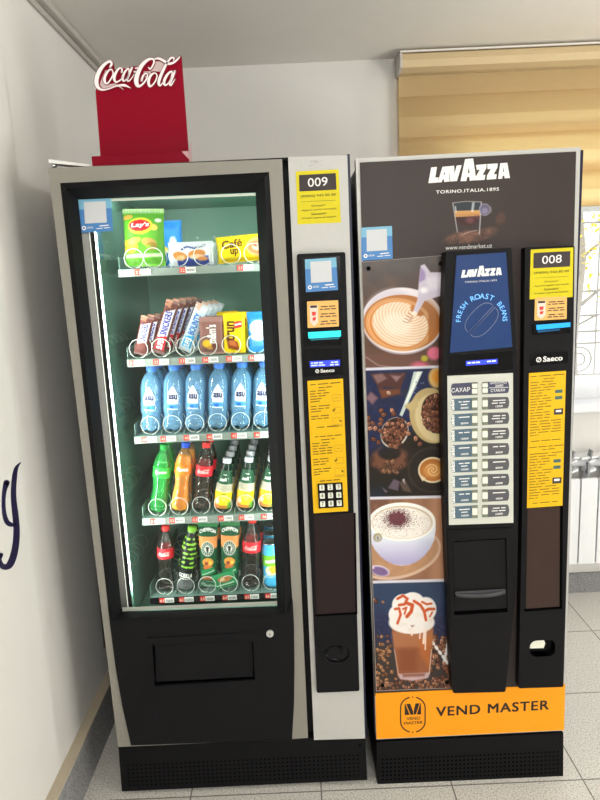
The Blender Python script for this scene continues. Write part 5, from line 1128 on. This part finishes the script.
lean(dup(c0, spot(4, -.454, 0), None, 'cola bottle with red label at the left end of the bottom shelf'), 4.5, .86)
lean(dup(c0, spot(4, -.184, 0), None, 'tall cola bottle with red cap between the green cone packs and blue can, bottom shelf'), 4.5, .95, 1.07)
lean(dup(c0, spot(4, -.182, 1), None, 'cola bottle standing behind the tall front cola bottle on the bottom shelf'), 4.5, .95, 1.05)
for q, d in ((s0, 10), (f0, 9.5), (c0, 8.5)): lean(q, d, .87)

# --- dark glass tea bottles
def tea(pos, label, group):
    t = thing('tea_bottle', label, 'bottle', pos, group); o = np.array(pos)
    P = smoothp([(.022, 0), (.0270, .003), (.0280, .010), (.0280, .055), (.0262, .075), (.0225, .098), (.0175, .120), (.0140, .138), (.0130, .146)])
    MB().lathe(P, o, 0, 32).build('bottle_body', mat('dark_green_glass', (18, 44, 32), .12, 0, .5), t)
    MB().lathe([(.0146, .144), (.0150, .146), (.0150, .1565), (.0140, .159)], o, 0, 24).lathe([(.0152, .144), (.0152, .1462)], o, 0, 24).build('cap', mat('silver_white_cap', (206, 206, 214), .35, .2), t)
    f = prof_fn(P); z, th = np.meshgrid(np.linspace(.004, .122, 60), np.linspace(-1.5, 1.5, 48), indexing='ij'); R = np.vectorize(f)(z)+.0005
    A = Art(th*28, (1-(z-.004)/.118)*118, (30, 84, 56)); A.put(np.clip((.082-z)/.002, 0, 1), (206, 200, 178)); A.put((z < .08)*(z > .06)*(np.sin(th*34+z*700) > .25)*.6, (110, 100, 84)); A.put(np.clip((.058-z)/.002, 0, 1), (248, 222, 30)); A.put(np.clip((.05-z)/.03, 0, 1)*np.clip((-.25-th)/.3, 0, 1), (240, 150, 70)); A.put(np.clip((.016-z)/.004, 0, 1)*.8, (190, 110, 60)); A.put(np.clip((.03-z)/.01, 0, 1)*np.clip((th-.5)/.3, 0, 1), (110, 170, 60))
    A.ell(4, 84, 9, 9, (216, 224, 120), 1.5); A.ell(4, 84, 6, 6, (250, 232, 90), 1.5); A.ell(-18, 96, 8, 8, (252, 232, 200), 3); A.line([(-4, 72), (14, 70)], 2.4, (90, 110, 50), 1)
    grid_obj('bottle_label', np.stack([R*np.sin(th), -R*np.cos(th), z], -1)+o, A.c, painted('label_print', .35, .3), t)
    m = cyl(.026, lambda z: f(z)+.0012); a = MB(); a.text_map('лайф', lambda x, z: tuple(np.array(m(-.018+.036*x, .087+.013*z+.002*x))+o), 0, .035); a.text_map('ЧАЙ', lambda x, z: tuple(np.array(m(-.008+.016*x, .108+.005*z))+o), 0, .02); a.build('label_lettering', Mwi, t); return t
t0 = None
for j, x in enumerate((-.251, -.183, -.115)):
    for k in range(5):
        p = spot(3, x+(.0005 if j == 0 else 0)*k, k, .072, .036); lb = 'white capped bottle with yellow label, %s of its three lanes, %s' % (('left', 'middle', 'right')[j], ROWW(k))
        p = (p[0]-.006, p[1], p[2]+.0047)
        if t0 is None: t0 = tea(p, lb, 'white capped tea bottles on the fourth shelf'); t0.rotation_euler = (0, math.radians(9.5), 0); t0.scale = (.92, .92, 1)
        else: dup(t0, p, (0, math.radians(9.5+.7*math.sin(4*j+k)), .1*math.sin(3*j+k)), lb)

# --- black energy drink
def energy(pos, label):
    t = thing('energy_drink_bottle', label, 'bottle', pos); o = np.array(pos)
    P = smoothp([(.022, 0), (.0275, .003), (.0290, .010), (.0270, .024), (.0285, .036), (.0290, .060), (.0285, .105), (.0262, .135), (.0205, .162), (.0150, .180), (.0135, .190)]); f = prof_fn(P)
    MB().lathe(P, o, 0, 32).build('bottle_body', clear_mat('smoke_plastic', (120, 124, 124), .35, .2, .05), t)
    MB().lathe([(.0145, .188), (.0150, .190), (.0150, .202), (.0138, .205)], o, 0, 24).build('cap', mat('lime_cap', (130, 190, 60), .4), t)
    z, th = np.meshgrid(np.linspace(.034, .184, 76), np.linspace(-PI, PI, 80), indexing='ij'); R = np.vectorize(f)(z)+.0006; A = Art(th*28, z*1000, (20, 24, 22))
    rg = random.Random(9)
    for zz in (78, 92, 108, 122, 138, 152, 168):
        for k in range(9):
            c = rg.uniform(-88, 88) if k else rg.uniform(-18, 18); w = rg.uniform(6, 13); A.poly([(c-w, zz), (c-w*.2, zz+4), (c+w, zz+2+rg.uniform(0, 4)), (c+w*.5, zz-3), (c, zz-1-rg.uniform(0, 3))], (140, 204, 60), 1.2)
    grid_obj('bottle_label', np.stack([R*np.sin(th), -R*np.cos(th), z], -1)+o, A.c, painted('label_print', .35, .3), t)
    m = cyl(.029, lambda z: f(z)+.0014); a = MB(); a.text_map('GORILLA', lambda x, z: tuple(np.array(m(-.023+.046*x, .044+.014*z))+o), 0, .03); a.text_map('ENERGY', lambda x, z: tuple(np.array(m(-.018+.036*x, .0365+.005*z))+o), 0, .02); a.build('label_lettering', Mwi, t); return t
e0 = energy(spot(4, -.393, 0), 'black energy drink bottle with lime green shards on the bottom shelf, front'); lean(e0, 11, .93)
lean(dup(e0, spot(4, -.392, 1), None, 'black and lime energy drink bottle behind the front one, bottom shelf'), 10.5, .93)

# --- green cone packs
def p_cone(u, v):
    A = Art(u*70, (1-v)*212, (24, 84, 54)); A.put(np.clip((.82-v)/.01, 0, 1)*np.clip((v-.62)/.03, 0, 1), (232, 150, 84)); A.put((v > .95)*1., (60, 130, 80)); A.ell(35, 78, 24, 24, (226, 226, 216), 1.5); A.ell(35, 78, 21.5, 21.5, (30, 70, 52), 1.5)
    for a in np.linspace(0, 2*PI, 15)[:-1]: A.ell(35+17*math.cos(a), 78+17*math.sin(a), 2.2, 2.2, (220, 222, 212), 1)
    A.ell(35, 78, 12.5, 12.5, (224, 224, 214), 1.2); A.ell(35, 80, 5, 9, (40, 50, 46), 1.5); A.ell(35, 74, 8, 3, (40, 50, 46), 1.2)
    A.ell(36, 122, 22, 14, (236, 156, 70), 2); A.ell(30, 126, 8, 6, (150, 70, 40), 2); A.ell(46, 124, 6, 5, (246, 206, 80), 2); A.ell(36, 140, 20, 7, (206, 110, 60), 3); A.poly([(10, 150), (56, 138), (66, 160), (8, 172)], (40, 140, 84), 2); A.line([(12, 166), (60, 150)], 3, (214, 232, 214), 1.5); A.ell(34, 178, 24, 9, (196, 116, 76), 3); A.put(np.clip((.13-v)/.02, 0, 1), (70, 120, 90)); A.put((v < .1)*(fbm(u*8, v*20, 4) > .5)*.7, (200, 220, 206)); return A.c
def cone(pos, label):
    t = thing('snack_cone_pack', label, 'snack pack', pos, 'green cone packs on the bottom shelf'); sf = pillow('bag', .059, .212, .036, p_cone, t, 44, 90, 3, .10); f = on(t, sf)
    a = MB(); a.text_map('CHEMPION', lambda x, z: f(.08+.84*x, .855+.05*z+.035*math.sin(PI*x)), 0, .04); a.build('bag_lettering', Mwi, t); return t
k0 = cone(spot(4, -.317, 0), 'green and orange cone pack, left of the two in the bottom shelf front')
k0.rotation_euler = (0, math.radians(3), 0); k0.location.z += .0018
k1 = dup(k0, (-.251, k0.location.y, k0.location.z), (0, math.radians(4), 0), 'green and orange cone pack, right of the two in the bottom shelf front')
def p_fold(u, v):
    A = Art(u*80, (1-v)*64, (40, 132, 80)); A.ell(44, 24, 26, 12, (190, 120, 70), 3); A.ell(36, 24, 8, 6, (226, 196, 150), 2); A.line([(8, 46), (70, 44)], 5, (200, 226, 204), 2); A.line([(10, 56), (66, 56)], 2, (180, 216, 190), 2); A.put((u < .04)+(u > .96), (90, 150, 110)); return A.c
o = root_off(k1) if k1.name in OFF else np.array(k1.location); OFF[k1.name] = np.array(k1.location)
t2 = thing('wafer_pack', 'small green crumpled pack leaning low against the right green cone pack', 'snack pack', (-.256, .121+.0125+.0245-.012, TRAYZ[4]+.012)); pillow('bag', .072, .052, .014, p_fold, t2, 36, 26, 8); t2.rotation_euler = (0, math.radians(-14), 0)
for (x, k, s) in ((-.316, 1, 'left'), (-.248, 1, 'right')): dup(k0, spot(4, x, k), None, 'green cone snack pack behind the front %s one on the bottom shelf' % s)

# --- blue cans
def can(pos, label):
    t = thing('juice_can', label, 'can', pos, 'blue cans on the bottom shelf'); o = np.array(pos)
    P = [(.022, 0), (.0260, .004), (.0285, .010), (.0285, .128), (.0262, .138), (.0245, .142)]; f = prof_fn(P)
    MB().lathe(P, o, 0, 36).build('can_body', mat('can_blue', (70, 176, 226), .3, .2), t)
    MB().lathe([(.0250, .1415), (.0258, .1435), (.0250, .1445), (.0235, .1425), (.004, .1422)], o, 0, 32).build('can_lid', mat('aluminium', (206, 210, 214), .25, .9), t)
    lb = MB(); lb.loft([[(o[0]+.008*math.cos(a)*k, o[1]-.006+.011*math.sin(a)*k, o[2]+.1442) for a in np.linspace(0, 2*PI, 17)[:-1]] for k in (1, .5)], 0); lb.build('pull_tab', M_chrome, t)
    z, th = np.meshgrid(np.linspace(.012, .126, 50), np.linspace(-1.6, 1.6, 44), indexing='ij'); A = Art(th*28, (1-(z-.012)/.114)*114, (78, 184, 232)); A.poly([(-46, 20), (46, 14), (46, 50), (-46, 56)], (120, 200, 40), 1.5); A.poly([(-20, 34), (18, 30), (18, 40), (-20, 44)], (226, 240, 216), 2); A.ell(0, 68, 20, 16, (238, 220, 170), 2); A.ell(6, 64, 13, 12, (246, 176, 50), 2); A.ell(-10, 74, 8, 7, (240, 236, 220), 2); A.line([(-40, 92), (40, 84)], 2, (220, 236, 246), 1)
    grid_obj('can_print', np.stack([.0290*np.sin(th), -.0290*np.cos(th), z], -1)+o, A.c, painted('label_print', .35, .3), t); return t
j0 = can(spot(4, -.114, 0), 'light blue can with green band, front one at the right end of the bottom shelf')
for k in (1, 2): dup(j0, spot(4, -.114, k), None, 'light blue can, %s in the row at the right end of the bottom shelf' % ORD[k])

# ------------------------------------------------------------------ light
w = bpy.data.worlds.new('daylight'); SC.world = w; w.use_nodes = True
bg = w.node_tree.nodes['Background']; bg.inputs[0].default_value = (.94, .97, 1, 1); bg.inputs[1].default_value = WORLD
for a in LIGHTS: area(*a)
# ------------------------------------------------------------------ camera
cd = bpy.data.cameras.new('camera'); co = bpy.data.objects.new('camera', cd); COL.objects.link(co); SC.camera = co
cd.sensor_fit = 'VERTICAL'; cd.sensor_height = 36; cd.sensor_width = 27; cd.lens = FPX*36/800.; cd.clip_start = .02
M = Matrix.Identity(4)
for i in range(3): M[i][0] = CR[i]; M[i][1] = CU[i]; M[i][2] = -CF[i]; M[i][3] = CAM[i]
co.matrix_world = M
SC.view_settings.view_transform = 'Standard'; SC.view_settings.look = 'None'; SC.view_settings.gamma = 1; SC.view_settings.use_curve_mapping = False; SC.view_settings.exposure = EXPOSURE
